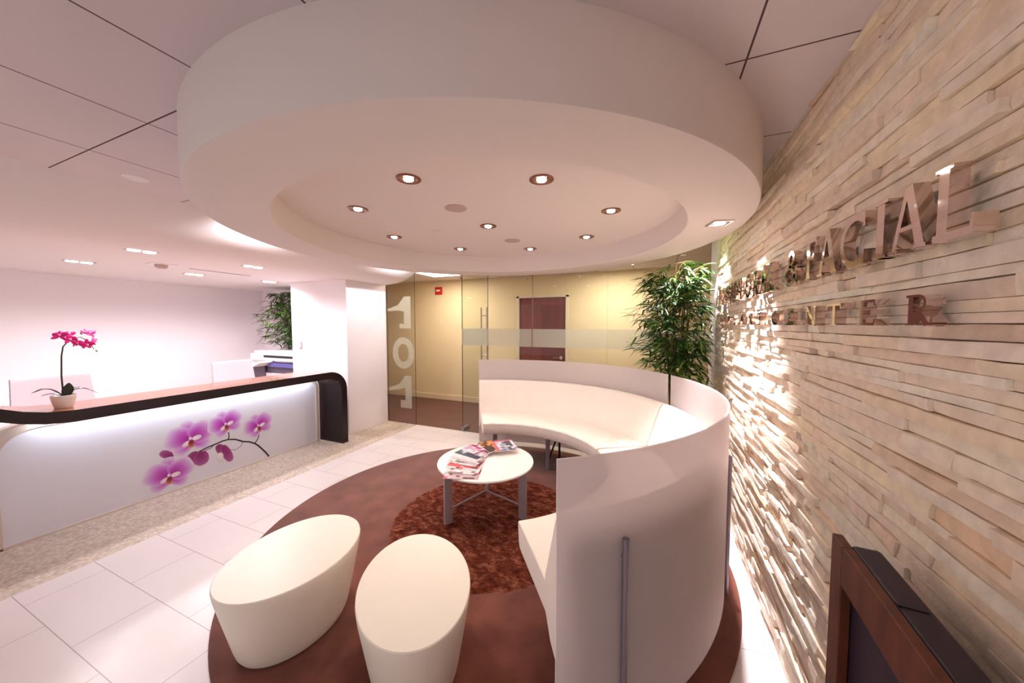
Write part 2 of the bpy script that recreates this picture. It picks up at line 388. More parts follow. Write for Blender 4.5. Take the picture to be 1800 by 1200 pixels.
# stacked ledger stone wall: one course after another, each stone its own depth and tilt
def stone_wall():
    mb = MB(); X0 = 0.62
    mb.box((X0, -0.6, 0), (X0+0.2, 4.10, ZC), col=lin((150, 130, 118)))
    pal = [((238, 226, 204), 5), ((234, 216, 192), 5), ((242, 232, 214), 4), ((226, 206, 180), 3), ((236, 218, 180), 3), ((218, 192, 156), 0.9), ((210, 172, 122), 0.25), ((212, 192, 170), 1)]
    cols = [p[0] for p in pal]; wts = [p[1] for p in pal]
    rng = random.Random(11); z = 0.0
    while z < ZC - 0.005:
        h = min(rng.choice([0.022, 0.027, 0.031, 0.035, 0.041]), ZC - z)
        y = -0.3 - rng.random()*0.3
        while y < 4.09:
            L = rng.choice([0.14, 0.24, 0.34, 0.44, 0.55, 0.68]) * rng.uniform(0.85, 1.15)
            y1 = min(y + L, 4.095)
            d0 = rng.uniform(0.008, 0.028); d1 = min(0.034, max(0.005, d0 + rng.uniform(-0.018, 0.018))); tt = rng.uniform(-0.006, 0.004)
            n = max(2, int((y1-y)/0.05)); ph = rng.random()*9; g = 0.0007
            c = lin(rng.choices(cols, wts)[0]); m0 = lin((236, 218, 202)); c = tuple(0.55*a+0.45*b for a, b in zip(c, m0)); k = rng.uniform(0.93, 1.05); c = tuple(min(0.92, q*k*1.10) for q in c)
            vs = []; fs = []
            for i in range(n+1):
                f = i/n; yy = y+g + (y1-y-2*g)*f
                dm = d0*(1-f)+d1*f
                w0 = 0.0022*math.sin(f*9+ph); w1 = 0.0018*math.sin(f*13+ph*2)
                zt = z+h-g - (0.0025*abs(math.sin(f*7+ph)) if h > 0.03 else 0)
                vs += [(X0, yy, z+g), (X0-dm-w0, yy, z+g), (X0-dm-w1-tt*0.5-0.001, yy, z+h*0.5+w0), (X0-dm-tt-w1, yy, zt), (X0, yy, zt)]
            for i in range(n):
                a = i*5; b = a+5
                for q in range(4): fs.append((a+q, b+q, b+q+1, a+q+1))
            fs.append((0, 1, 2, 3, 4)); fs.append(tuple(n*5+q for q in range(5)))
            mb.add(vs, fs, 0, c)
            y = y1
        z += h
    return struct(mb.build('wall_right', M['stone'], smooth=28))
stone_wall()

# glass partition
def pane(name, x0, x1, z1=ZC, y=4.5, t=0.006):
    mb = MB(); mb.box((x0+0.002, y-t, 0.0), (x1-0.002, y+t, z1)); 
    for f in (1, 3): pass
    o = mb.build(name, [M['glass'], M['glassedge']])
    for p in o.data.polygons:
        if abs(p.normal.x) > 0.5: p.material_index = 1
    return struct(o)
w1 = pane('window_1', -4.165, -3.59)
w2 = pane('window_2', -2.71, -1.57); w3 = pane('window_3', -1.57, -0.558); w4 = pane('window_4', -0.558, 0.583)
def film(parent, polys, name):
    mb = MB()
    for p in polys: mb.prism(p, 'y', 4.4915, 4.493)
    return mb.build(name, M['numeral'] if name == 'frosted_numeral' else M['film'], parent)
def rect(x0, x1, z0, z1): return [(x0, z0), (x1, z0), (x1, z1), (x0, z1)]
film(w1, [[(-4.15, 1.87), (-4.15, 1.91), (-3.93, 1.97), (-3.80, 2.107), (-3.67, 2.105), (-3.67, 1.86), (-3.81, 1.86), (-3.92, 1.88)], rect(-3.81, -3.67, 1.66, 1.86), rect(-3.90, -3.67, 1.585, 1.66)], 'frosted_numeral')
def ring(cx, cz, rx0, rz0, rx1, rz1, n=20):
    return [[(cx+rx0*math.cos(a), cz+rz0*math.sin(a)), (cx+rx1*math.cos(a), cz+rz1*math.sin(a)), (cx+rx1*math.cos(b), cz+rz1*math.sin(b)), (cx+rx0*math.cos(b), cz+rz0*math.sin(b))]
            for a, b in [(2*PI*k/n, 2*PI*(k+1)/n) for k in range(n)]]
film(w1, ring(-3.83, 1.178, 0.11, 0.15, 0.225, 0.262), 'frosted_numeral')
film(w1, [[(-4.15, 0.53), (-4.15, 0.58), (-3.93, 0.65), (-3.80, 0.80), (-3.67, 0.80), (-3.67, 0.60), (-3.80, 0.60), (-3.92, 0.57)], rect(-3.80, -3.67, 0.39, 0.60), rect(-3.90, -3.67, 0.26, 0.39)], 'frosted_numeral')
for wn, x0, x1 in ((w2, -2.71, -1.572), (w3, -1.568, -0.56), (w4, -0.556, 0.58)):
    film(wn, [rect(x0+0.003, x1-0.003, 1.335, 1.585)], 'frosted_band')
for wn, xs in ((w2, (-1.64,)), (w3, (-0.92, -0.64)), (w4, (-0.48,))):
    for x in xs:
        c = MB(); c.tube([(x, 4.484, 2.28), (x, 4.516, 2.28)], 0.012, 14); c.build('fixing_stud', M['chrome'], wn, smooth=40)
# open glass door leaf, swung into the corridor
d2 = MB().box((-2.719, 4.515, 0.012), (-2.707, 5.385, 2.55)).build('door_2', [M['glass'], M['glassedge']])
for p in d2.data.polygons:
    if abs(p.normal.y) > 0.5: p.material_index = 1
struct(d2)
MB().box((-2.7205, 4.53, 1.335), (-2.7192, 5.37, 1.585)).build('frosted_band', M['film'], d2)
mb = MB()
for sx in (-1, 1):
    x = -2.713 + sx*0.055
    mb.tube([(x, 5.24, 0.96), (x, 5.24, 1.94)], 0.014, 14)
for z in (1.12, 1.80): mb.tube([(-2.768, 5.24, z), (-2.658, 5.24, z)], 0.008, 10)
mb.build('door_handle', M['chrome'], d2, smooth=40)
mb = MB().box((-2.732, 4.50, 0.0), (-2.694, 4.68, 0.055)); mb.build('pivot_hinge', M['metal'], d2, bevel=0.004)
# corridor door
d1 = struct(MB().box((-2.46, 6.285, 0.01), (-1.535, 6.33, 2.16)).build('door_1', M['door'], bevel=0.003))
MB().box((-2.52, 6.25, 0), (-2.463, 6.34, 2.2)).box((-1.532, 6.25, 0), (-1.475, 6.34, 2.2)).box((-2.52, 6.25, 2.163), (-1.475, 6.34, 2.22)).build('door_frame', M['doorframe'], d1, bevel=0.003)
MB().box((-2.02, 6.281, 0.35), (-1.57, 6.2855, 2.02)).build('painted_reflection', M['doorreflect'], d1, bevel=0.001)  # reflection on the door, painted as a thin darker sheet
mb = MB(); mb.tube([(-1.62, 6.285, 1.02), (-1.62, 6.262, 1.02)], 0.03, 20); mb.tube([(-1.62, 6.262, 1.02), (-1.62, 6.23, 1.02), (-1.66, 6.226, 1.02), (-1.76, 6.226, 1.02)], 0.011, 10)
mb.build('door_handle', M['chrome'], d1, smooth=40)

# ================================================================== LIGHT FITTINGS
ring_pts = [(-1.303, 1.594, 'left of the two nearest the camera'), (-0.609, 1.893, 'right of the two nearest the camera'),
            (-1.973, 1.861, 'left side, just behind the front pair'), (-0.307, 2.597, 'nearest the stone wall'),
            (-2.279, 2.573, 'nearest the reception desk'), (-1.304, 2.599, 'the one in the middle'),
            (-0.606, 3.272, 'right side, just before the farthest pair'), (-1.972, 3.251, 'left of the two farthest'),
            (-1.267, 3.546, 'right of the two farthest')]
for x, y, lab in ring_pts:
    k = (ZR-H)/(2.475-H); x *= k; y *= k
    t = thing('recessed_downlight', 'bronze-rimmed downlight in the drum recess, ' + lab, 'downlight', (x, y, ZR), 'round downlights in the ceiling drum')
    mb = MB(); mb.lathe([(0.070, 0.0), (0.070, -0.005), (0.062, -0.008), (0.045, -0.005), (0.040, 0.0)], (x, y, ZR), 32); mb.build('trim_ring', M['bronze'], t, smooth=40)
    mb = MB(); mb.lathe([(0.042, -0.001), (0.030, -0.003), (0.0001, -0.003)], (x, y, ZR), 24); mb.build('lens', M['bronze'], t, smooth=40)
    mb = MB(); mb.lathe([(0.029, -0.0035), (0.026, -0.010), (0.015, -0.014), (0.0001, -0.015)], (x, y, ZR), 24); mb.build('bulb', M['lamp'], t, smooth=40)
    light('SPOT', (x, y, ZR-0.03), P_DRUM, WARM, t, size=0.035, spot=104, blend=0.9, target=(x, y, 0))
for x, y, lab in ((-1.325, 2.13, 'larger-looking round speaker grille in the drum recess, nearer the camera'), (-1.315, 3.155, 'smaller-looking round speaker grille in the drum recess, farther away')):
    o = MB().lathe([(0.078, 0), (0.078, -0.004), (0.070, -0.007), (0.0001, -0.007)], (x, y, ZR), 40).build('ceiling_speaker', M['grille'], smooth=40, origin=(x, y, ZR))
    tag(o, lab, 'speaker', 'speaker grilles in the drum')
o = MB().lathe([(0.045, 0), (0.045, -0.006), (0.036, -0.014), (0.0001, -0.015)], (-1.80, 2.58, ZR), 32).build('sprinkler_cover', M['drum'], smooth=40, origin=(-1.80, 2.58, ZR))
tag(o, 'small pale round sprinkler cover in the drum recess', 'sprinkler')
# square wall-washer in the rim of the drum
sx_, sy_ = 0.37, 2.535
t = thing('square_downlight', 'square chrome-edged spotlight in the drum rim beside the stone wall', 'downlight', (sx_, sy_, ZD))
rz = math.radians(18)
mb = MB()
for a, b in (((-0.062, -0.062), (0.062, -0.050)), ((-0.062, 0.050), (0.062, 0.062)), ((-0.062, -0.050), (-0.050, 0.050)), ((0.050, -0.050), (0.062, 0.050))):
    mb.box((sx_+a[0], sy_+a[1], ZD-0.008), (sx_+b[0], sy_+b[1], ZD), rot=rz, pivot=(sx_, sy_))
mb.build('trim_frame', M['chrome'], t, bevel=0.002)
MB().box((sx_-0.05, sy_-0.05, ZD-0.003), (sx_+0.05, sy_+0.05, ZD-0.0005), rot=rz, pivot=(sx_, sy_)).build('housing', M['metal'], t)
MB().lathe([(0.034, -0.003), (0.032, -0.009), (0.0001, -0.010)], (sx_, sy_, ZD), 24).build('bulb', M['lampw'], t, smooth=40)
light('SPOT', (sx_, sy_, ZD-0.03), P_WASH, PINK, t, size=0.02, spot=76, blend=0.9, target=(0.56, 2.60, 1.30))
# second wall-washer, over the planter
t = thing('wall_washer', 'small round lamp in the tiled ceiling above the bamboo', 'downlight', (0.34, 3.80, ZC))
MB().lathe([(0.055, 0), (0.055, -0.006), (0.040, -0.008), (0.036, -0.002)], (0.34, 3.80, ZC), 24).build('trim_ring', M['metal'], t, smooth=40)
MB().lathe([(0.036, -0.002), (0.03, -0.008), (0.0001, -0.009)], (0.34, 3.80, ZC), 24).build('bulb', M['lampw'], t, smooth=40)
light('SPOT', (0.34, 3.80, ZC-0.03), P_WASH*0.55, PINK, t, size=0.02, spot=80, blend=0.9, target=(0.50, 3.80, 1.3))
# lamps between the drum and the rounded plaster edge
for y, lab in ((2.05, 'recessed downlight between drum and rounded plaster edge, nearer the desk'), (3.95, 'recessed downlight between drum and rounded plaster edge, nearer the glass')):
    x = -3.22
    t = thing('recessed_downlight', lab, 'downlight', (x, y, ZC), 'downlights beside the drum')
    MB().lathe([(0.055, 0), (0.055, -0.006), (0.040, -0.008), (0.036, -0.002)], (x, y, ZC), 24).build('trim_ring', M['metal'], t, smooth=40)
    MB().lathe([(0.036, -0.002), (0.03, -0.008), (0.0001, -0.009)], (x, y, ZC), 24).build('bulb', M['lampw'], t, smooth=40)
    light('SPOT', (x, y, ZC-0.02), P_GLOW, PINK, t, size=0.03, spot=130, blend=0.9, target=(x-0.9, y, ZC-0.45))
# twin rectangular lamps over the reception
twins = [(-5.593, 1.58, 'farthest left'), (-4.258, 1.57, 'beside the smoke detector'), (-5.60, 2.555, 'left end of the air slot'),
         (-4.230, 2.475, 'right end of the air slot'), (-5.49, 3.435, 'above the bamboo and copier')]
for x, y, lab in twins:
    t = thing('twin_downlight', 'twin-lamp downlight in the white reception ceiling, ' + lab, 'downlight', (x, y, ZP), 'twin downlights over the reception')
    MB().box((x-0.055, y-0.105, ZP-0.004), (x+0.055, y+0.105, ZP)).build('trim_frame', M['metal'], t, bevel=0.0015)
    for s in (-1, 1):
        MB().lathe([(0.044, -0.004), (0.040, -0.010), (0.0001, -0.012)], (x, y+s*0.05, ZP), 20).build('bulb', M['lampw'], t, smooth=40)
    light('SPOT', (x, y, ZP-0.04), P_REC*2, PINK, t, size=0.05, spot=165, blend=0.5, target=(x, y, 0))
o = MB().box((-5.09, 2.27, ZP-0.004), (-5.07, 2.93, ZP+0.0)).build('slot_diffuser', M['metal']); tag(o, 'thin straight grey air slot in the white reception ceiling', 'air vent')
t = thing('smoke_detector', 'white smoke detector on a square plate in the reception ceiling', 'smoke detector', (-5.02, 2.0, ZP))
MB().box((-5.12, 1.90, ZP-0.006), (-4.92, 2.10, ZP)).build('base_plate', M['white'], t, bevel=0.002)
MB().lathe([(0.055, -0.006), (0.052, -0.03), (0.035, -0.045), (0.0001, -0.046)], (-5.02, 2.0, ZP), 28).build('sensor_head', M['grille'], t, smooth=40)
o = MB().lathe([(0.062, 0), (0.062, -0.004), (0.05, -0.010), (0.0001, -0.011)], (-3.10, 1.13, ZC), 32).build('sprinkler_cover', M['white'], smooth=40, origin=(-3.10, 1.13, ZC))
tag(o, 'pale round sprinkler cover in the square ceiling tiles at left', 'sprinkler')
# corridor panel lights
def panel_light(x, y, lab, p):
    t = thing('ceiling_light_panel', lab, 'ceiling light', (x, y, ZC))
    MB().box((x-0.31, y-0.31, ZC-0.010), (x+0.31, y+0.31, ZC)).build('frame', M['white'], t, bevel=0.002)
    MB().box((x-0.285, y-0.285, ZC-0.013), (x+0.285, y+0.285, ZC-0.0101)).build('diffuser', M['panel'], t)
    light('AREA', (x, y, ZC-0.03), p, (1.0, 0.88, 0.74), t, sx=0.55, sy=0.55, target=(x, y, 0))
panel_light(-3.72, 5.35, 'bright square light panel in the corridor ceiling behind the open doorway', P_CORR*1.6)
panel_light(-0.6, 5.4, 'square light panel in the corridor ceiling behind the drum', P_CORR*1.8)
o = MB().tube([(-3.62, 6.0, ZC), (-3.62, 6.0, ZC-0.03)], 0.018, 12).build('fire_sprinkler', M['metal'], smooth=40, origin=(-3.62, 6.0, ZC)); tag(o, 'tiny metal sprinkler head on the corridor ceiling near the light panel', 'sprinkler')
t = thing('fire_alarm', 'small red fire alarm box high on the cream corridor wall', 'fire alarm', (-4.34, 6.255, 2.38))
MB().box((-4.43, 6.235, 2.30), (-4.255, 6.27, 2.46)).build('housing', M['red'], t, bevel=0.008)
MB().box((-4.39, 6.222, 2.365), (-4.295, 6.236, 2.40)).build('strobe', M['white'], t, bevel=0.004)

# ================================================================== RUG
t = thing('round_rug', 'large round brown rug under the curved sofas and stools', 'rug', (CX, CY, 0))
MB().lathe([(1.76, 0.0005), (1.762, 0.008), (1.75, 0.014), (0.78, 0.014)], (CX, CY, 0), 128).build('flat_border', M['rug'], t, smooth=40)
mb = MB(); rng = random.Random(3); nr, na = 26, 120; vs = []; fs = []
for i in range(nr+1):
    r = 0.80*i/nr
    for k in range(na):
        a = 2*PI*k/na
        z = 0.012 if i == nr else 0.0145 + 0.009*rng.random()
        vs.append((CX+r*math.cos(a), CY+r*math.sin(a), z))
for i in range(nr):
    for k in range(na): fs.append((i*na+k, i*na+(k+1) % na, (i+1)*na+(k+1) % na, (i+1)*na+k))
mb.add(vs, fs); mb.build('shaggy_centre', M['shag'], t, smooth=80)['label'] = 'mottled shaggy brown centre circle'

# ================================================================== SOFAS AND SCREENS
def sofa(a0, a1, label, legs):
    t = thing('curved_sofa', label, 'sofa', (CX, CY, 0), 'curved white sofas on the rug')
    c = (CX, CY)
    seat = [(1.02, 0.415), (0.985, 0.420), (0.968, 0.440), (0.958, 0.50), (0.952, 0.545), (0.960, 0.557), (0.995, 0.561), (1.22, 0.562), (1.40, 0.556), (1.455, 0.545), (1.455, 0.43), (1.42, 0.415)]
    o = MB().sector(seat, c, a0+0.4, a1-0.4, 72).build('seat', [M['leather'], M['gather']], t, smooth=50, bevel=0.012)
    for p in o.data.polygons:
        rr = math.hypot(p.center.x-CX, p.center.y-CY)
        if rr < 0.985 and p.center.z < 0.54: p.material_index = 1
    back = [(1.435, 0.44), (1.415, 0.50), (1.43, 0.60), (1.545, 0.90), (1.565, 0.928), (1.59, 0.937), (1.625, 0.930), (1.642, 0.905), (1.635, 0.70), (1.60, 0.36), (1.56, 0.335), (1.50, 0.36)]
    MB().sector(back, c, a0, a1, 72).build('backrest', M['leather'], t, smooth=50, bevel=0.015)
    # piping along the seat front and back top
    mb = MB()
    for r, z in ((0.960, 0.549),):
        mb.tube([(CX+r*math.cos(math.radians(a0+0.6+(a1-a0-1.2)*k/60)), CY+r*math.sin(math.radians(a0+0.6+(a1-a0-1.2)*k/60)), z) for k in range(61)], 0.004, 6)
    mb.build('piping', M['leather'], t, smooth=60)
    fr = MB().sector([(1.13, 0.385), (1.17, 0.385), (1.17, 0.414), (1.13, 0.414)], c, a0+4, a1-4, 60).sector([(1.47, 0.38), (1.50, 0.38), (1.50, 0.43), (1.47, 0.43)], c, a0+4, a1-4, 60)
    fr.build('frame', M['darkmetal'], t)
    for a in legs:
        ar = math.radians(a)
        def P(r, dz, ta=0.0): return (CX + r*math.cos(ar) - ta*math.sin(ar), CY + r*math.sin(ar) + ta*math.cos(ar), dz)
        mb = MB(); x, y, _ = P(1.15, 0)
        mb.box((x-0.010, y-0.024, 0.0145), (x+0.010, y+0.024, 0.386), rot=ar)
        mb.build('leg', M['metal'], t, bevel=0.003)
        mb = MB(); mb.tube([P(1.16, 0.10), P(1.48, 0.385)], 0.011, 8); mb.tube([P(1.48, 0.0145), P(1.48, 0.385)], 0.014, 8); mb.build('brace', M['darkmetal'], t, smooth=40)
    return t
sofa(32.9, 121.0, 'far curved white leather sofa with its back to the glass partition', (45, 81.5, 113))
sofa(-54.0, 32.1, 'near curved white leather sofa with its back to the stone wall', (-46, -12, 22))

def screen(a0, a1, label, posts):
    t = thing('curved_glass_screen', label, 'screen', (CX, CY, 0), 'frosted screens behind the sofas')
    R0, R1 = 1.664, 1.674
    MB().sector([(R0, 0.10), (R1, 0.10), (R1, 1.188), (R0, 1.188)], (CX, CY), a0, a1, 96).build('glass_panel', M['frost'], t, smooth=40)
    for a in posts:
        ar = math.radians(a); x, y = CX+1.690*math.cos(ar), CY+1.690*math.sin(ar)
        mb = MB(); mb.tube([(x, y, 0.0145), (x, y, 0.87)], 0.012, 16)
        mb.tube([(CX+1.675*math.cos(ar), CY+1.675*math.sin(ar), 0.80), (x, y, 0.80)], 0.008, 10)
        mb.tube([(CX+1.675*math.cos(ar), CY+1.675*math.sin(ar), 0.25), (x, y, 0.25)], 0.008, 10)
        mb.build('post', M['metal'], t, smooth=40)
    return t
screen(34.6, 121.0, 'long frosted glass screen behind the far sofa', (48, 108))
screen(-55.3, 32.9, 'tall frosted glass screen wrapping the near sofa beside the stone wall', (-46.2, -5.0, 24))

# ================================================================== TABLE AND MAGAZINES
TX, TY, TZ = -1.335, 2.60, 0.47
t = thing('coffee_table', 'round white coffee table with flat grey legs on the rug', 'table', (TX, TY, 0))
MB().lathe([(0.0001, TZ-0.022), (0.405, TZ-0.022), (0.413, TZ-0.018), (0.416, TZ-0.010), (0.413, TZ-0.002), (0.405, TZ), (0.0001, TZ)], (TX, TY, 0), 96).build('tabletop', M['laminate'], t, smooth=40)
legpts = [(-1.523, 2.293), (-0.985, 2.585), (-1.47, 2.905)]
mb2 = MB()
for x, y in legpts:
    a = math.atan2(y-TY, x-TX)
    MB().box((x-0.035, y-0.010, 0.0235), (x+0.035, y+0.010, TZ-0.022), rot=a).build('leg', M['satin'], t, bevel=0.004)
    mb2.tube([(x, y, TZ-0.035), (TX, TY, TZ-0.035)], 0.010, 8)
    mb2.tube([(x, y, 0.14), (TX, TY, 0.20)], 0.007, 8)
mb2.tube([(TX, TY, 0.20), (TX, TY, TZ-0.03)], 0.008, 8)
mb2.build('stretcher', M['satin'], t, smooth=40)

mags = [('red', (170, 30, 46), 'white and plum magazine nearest the stools, at the near end of the fan'),
        ('white', (236, 222, 214), 'cream magazine with a dark red title band, second from the near end of the fan'),
        ('red', (196, 42, 56), 'magazine with a bright red band, third from the near end of the fan'),
        ('grey', (150, 128, 130), 'grey-brown magazine, fourth from the near end of the fan'),
        ('white', (244, 240, 242), 'plain white magazine, fifth from the near end of the fan'),
        ('navy', (36, 40, 84), 'magazine with a navy and teal cover strip, middle of the fan'),
        ('lilac', (214, 182, 206), 'lilac magazine, between the navy one and the magenta one'),
        ('magenta', (172, 40, 110), 'magenta and pink magazine, third from the far end of the fan'),
        ('amber', (228, 150, 44), 'magazine with an amber and black cover, second from the far end of the fan'),
        ('photo', (186, 184, 198), 'magazine with a grey-blue photo cover and pink edge, topmost at the far end')]
inn = [(-1.235, 2.335), (-1.262, 2.395), (-1.292, 2.45), (-1.325, 2.50), (-1.345, 2.56), (-1.352, 2.62), (-1.348, 2.68), (-1.325, 2.73), (-1.285, 2.765), (-1.215, 2.80)]
outp = [(-1.515, 2.24), (-1.555, 2.32), (-1.590, 2.41), (-1.615, 2.50), (-1.630, 2.59), (-1.628, 2.68), (-1.600, 2.765), (-1.548, 2.845), (-1.475, 2.915), (-1.345, 2.965)]
rng = random.Random(5)
for k, (nm, c, lab) in enumerate(mags):
    z = TZ + 0.0045*k + 0.0006
    A, B = Vector(inn[k]), Vector(outp[k]); d = (B-A).normalized(); n = Vector((-d.y, d.x)); mid = (A+B)/2
    L, W = 0.272, 0.205
    t = thing('magazine', lab, 'magazine', (mid.x, mid.y, z), 'magazines fanned out on the coffee table')
    def Q(u, v, zz): p = mid + d*u*L/2 + n*v*W/2; return (p.x, p.y, zz)
    mb = MB(); mb.add([Q(-1,-1,z), Q(1,-1,z), Q(1,1,z), Q(-1,1,z), Q(-1,-1,z+0.0034), Q(1,-1,z+0.0034), Q(1,1,z+0.0034), Q(-1,1,z+0.0034)],
                      [(0,3,2,1),(4,5,6,7),(0,1,5,4),(1,2,6,5),(2,3,7,6),(3,0,4,7)])
    mb.build('pages', M['white'], t)
    # cover: blocks of colour with a title band
    nu, nv = 9, 7; vs = []; fs = []; cols = []
    for i in range(nu+1):
        for j in range(nv+1): vs.append(Q(-1+2*i/nu, -1+2*j/nv, z+0.0038))
    base = (206, 192, 196)
    pals = {'red': [base, (92, 28, 44), c, (60, 40, 48), base, (180, 150, 156)], 'white': [base, (222, 214, 216), base, (196, 176, 172), (120, 84, 88)],
            'grey': [c, (92, 74, 78), base, (170, 150, 150)], 'navy': [(22, 24, 52), (36, 40, 84), (110, 150, 168), base, (180, 176, 200)],
            'lilac': [(176, 140, 172), base, (120, 60, 90), (206, 190, 206)], 'magenta': [(142, 30, 90), (60, 20, 40), (200, 120, 150), base],
            'amber': [(200, 120, 30), (30, 14, 12), (60, 26, 20), (214, 150, 60)], 'photo': [(150, 148, 164), (186, 182, 196), (104, 100, 116), (70, 64, 76), (204, 198, 210)]}[nm]
    bands = [rng.choice(pals) for _ in range(nv)]
    for i in range(nu):
        for j in range(nv):
            fs.append((i*(nv+1)+j, (i+1)*(nv+1)+j, (i+1)*(nv+1)+j+1, i*(nv+1)+j+1))
            cc = bands[j] if rng.random() < 0.62 else rng.choice(pals)
            if nm == 'photo' and (i == nu-1 or j == nv-1): cc = (190, 92, 104)
            cols.append(lin(cc))
    mb = MB(); mb.add(vs, fs, 0, cols); mb.build('cover', M['vc'], t)
    mb = MB(); mb.add([Q(-1,-1,z-0.0001), Q(1,-1,z-0.0001), Q(1,-0.96,z-0.0001), Q(-1,-0.96,z-0.0001), Q(-1,-1,z+0.0041), Q(1,-1,z+0.0041), Q(1,-0.96,z+0.0041), Q(-1,-0.96,z+0.0041)],
                      [(0,3,2,1),(4,5,6,7),(0,1,5,4),(1,2,6,5),(2,3,7,6),(3,0,4,7)], 0, lin(tuple(int(v*0.8) for v in c))); mb.build('spine', M['vc'], t)

# ================================================================== STOOLS
def stool(cx, cy, a, b, rot, h, label):
    prof = [(0.0001, 0.0), (0.70, 0.0), (0.745, 0.008), (0.775, 0.028), (0.80, 0.06), (0.985, h-0.05), (1.0, h-0.012), (0.997, h-0.004), (0.985, h), (0.0001, h+0.001)]
    n = 96; vs = []; c, s = math.cos(rot), math.sin(rot); m = len(prof)
    for k in range(n):
        t = 2*PI*k/n
        for r, z in prof:
            x, y = a*r*math.cos(t), b*r*math.sin(t); vs.append((cx+x*c-y*s, cy+x*s+y*c, z+0.0145))
    fs = []
    for k in range(n):
        k2 = (k+1) % n
        for i in range(m-1): fs.append((k*m+i, k2*m+i, k2*m+i+1, k*m+i+1))
    o = MB().add(vs, fs).build('oval_stool', M['stool'], smooth=32, origin=(cx, cy, 0.0145))
    return tag(o, label, 'stool', 'oval white stools')
stool(-1.79, 1.203, 0.368, 0.290, math.radians(-85.4), 0.40, 'oval cream stool half off the rug, nearer the reception desk')
stool(-1.045, 1.283, 0.376, 0.262, math.radians(-50.7), 0.40, 'oval cream stool standing wholly on the rug beside the near sofa')

# ================================================================== RECEPTION DESK
t = thing('reception_desk', 'long reception desk with a dark wood wrap-over counter and orchid mural', 'desk', (-4.3, 2.0, 0))
XF, XBk, ZT, TH = -3.955, -4.405, 1.016, 0.088
def arc(cx, cz, r, a0, a1, n): return [(cx+r*math.cos(math.radians(a0+(a1-a0)*k/n)), cz+r*math.sin(math.radians(a0+(a1-a0)*k/n))) for k in range(n+1)]
# outer line from the left curl along the top down to the floor (Y, Z)
ye = 3.47; RR = 0.26
outer = [(0.50, 1.42), (0.515, 1.34), (0.55, 1.26), (0.60, 1.19), (0.67, 1.135), (0.741, 1.095), (0.83, 1.055), (0.93, 1.028), (1.05, ZT)] + arc(ye-RR, ZT-RR, RR, 90, 0, 14) + [(ye, 0.0)]
inner_ = [(0.42, 1.40), (0.435, 1.31), (0.47, 1.22), (0.53, 1.13), (0.62, 1.062), (0.71, 1.018), (0.81, 0.975), (0.92, 0.943), (1.05, ZT-TH)] + arc(ye-RR, ZT-RR, RR-TH, 90, 0, 14) + [(ye-TH, 0.0)]
n = len(outer); vs = []; fs = []; mi = []
for (y0, z0), (y1, z1) in zip(outer, inner_):
    vs += [(XF, y0, z0), (XBk, y0, z0), (XBk, y1, z1), (XF, y1, z1)]
mb = MB()
top_f = []; oth = []
for i in range(n-1):
    a = 4*i; b = a+4
    (top_f if i < n-14 else oth).append((a, b, b+1, a+1))
    oth += [(a+1, b+1, b+2, a+2), (a+2, b+2, b+3, a+3), (a+3, b+3, b, a)]
oth += [(0, 1, 2, 3), (4*(n-1), 4*(n-1)+1, 4*(n-1)+2, 4*(n-1)+3)]
mb.add(vs, oth, 0); o_ = len(mb.f)
for f in top_f: mb.f.append(list(f)); mb.mi.append(1); mb.fc.append(None)
ct = mb.build('countertop', [M['espresso'], M['wood']], t, smooth=35)
# pale body with rounded shoulders, recessed lit panel inside a rim
def shoulder(y0, y1, z0, z1, rl, rr, n=12):
    return [(y0, z0)] + arc(y0+rl, z1-rl, rl, 180, 90, n) + arc(y1-rr, z1-rr, rr, 90, 0, n) + [(y1, z0)]
so = shoulder(0.70, 3.335, 0.0, 0.90, 0.24, 0.13); si = shoulder(0.785, 3.295, 0.018, 0.865, 0.21, 0.10)
XP = -4.36
mb = MB(); N = len(so); vs = []; fs = []
for (y0, z0), (y1, z1) in zip(so, si): vs += [(XP+0.012, y0, z0), (XP+0.012, y1, z1), (XP-0.006, y1, z1)]
for i in range(N-1):
    a = 3*i; b = a+3; fs += [(a, b, b+1, a+1), (a+1, b+1, b+2, a+2)]
mb.add(vs, fs); mb.add([(XP+0.012, so[i][0], so[i][1]) for i in range(N)] + [(XP-0.14, so[i][0], so[i][1]) for i in range(N)], [(i, i+1, N+i+1, N+i) for i in range(N-1)] + [tuple(N+i for i in range(N))])
mb.box((XP-0.006, 0.785, 0.0), (XP+0.010, 3.295, 0.018))
mb.build('body', M['deskframe'], t, smooth=35)
MB().prism(si, 'x', XP-0.02, XP-0.003).build('front_panel', M['deskpanel'], t)
MB().box((XP+0.06, 0.95, ZT-TH-0.012), (XP+0.085, 3.22, ZT-TH)).build('light_strip', M['ledstrip'], t)
for y in (1.02, 1.8, 2.6, 3.15): MB().tube([(XP-0.02, y, 0.90), (XP-0.02, y, ZT-TH+0.001)], 0.012, 10).build('standoff', M['chrome'], t, smooth=40)
MB().box((-5.02, 0.75, 0.70), (XP-0.14, 3.30, 0.73)).build('work_surface', M['laminate'], t, bevel=0.003)
for y in (0.77, 3.25): MB().box((-5.0, y, 0), (XP-0.14, y+0.03, 0.70)).build('side_panel', M['laminate'], t)

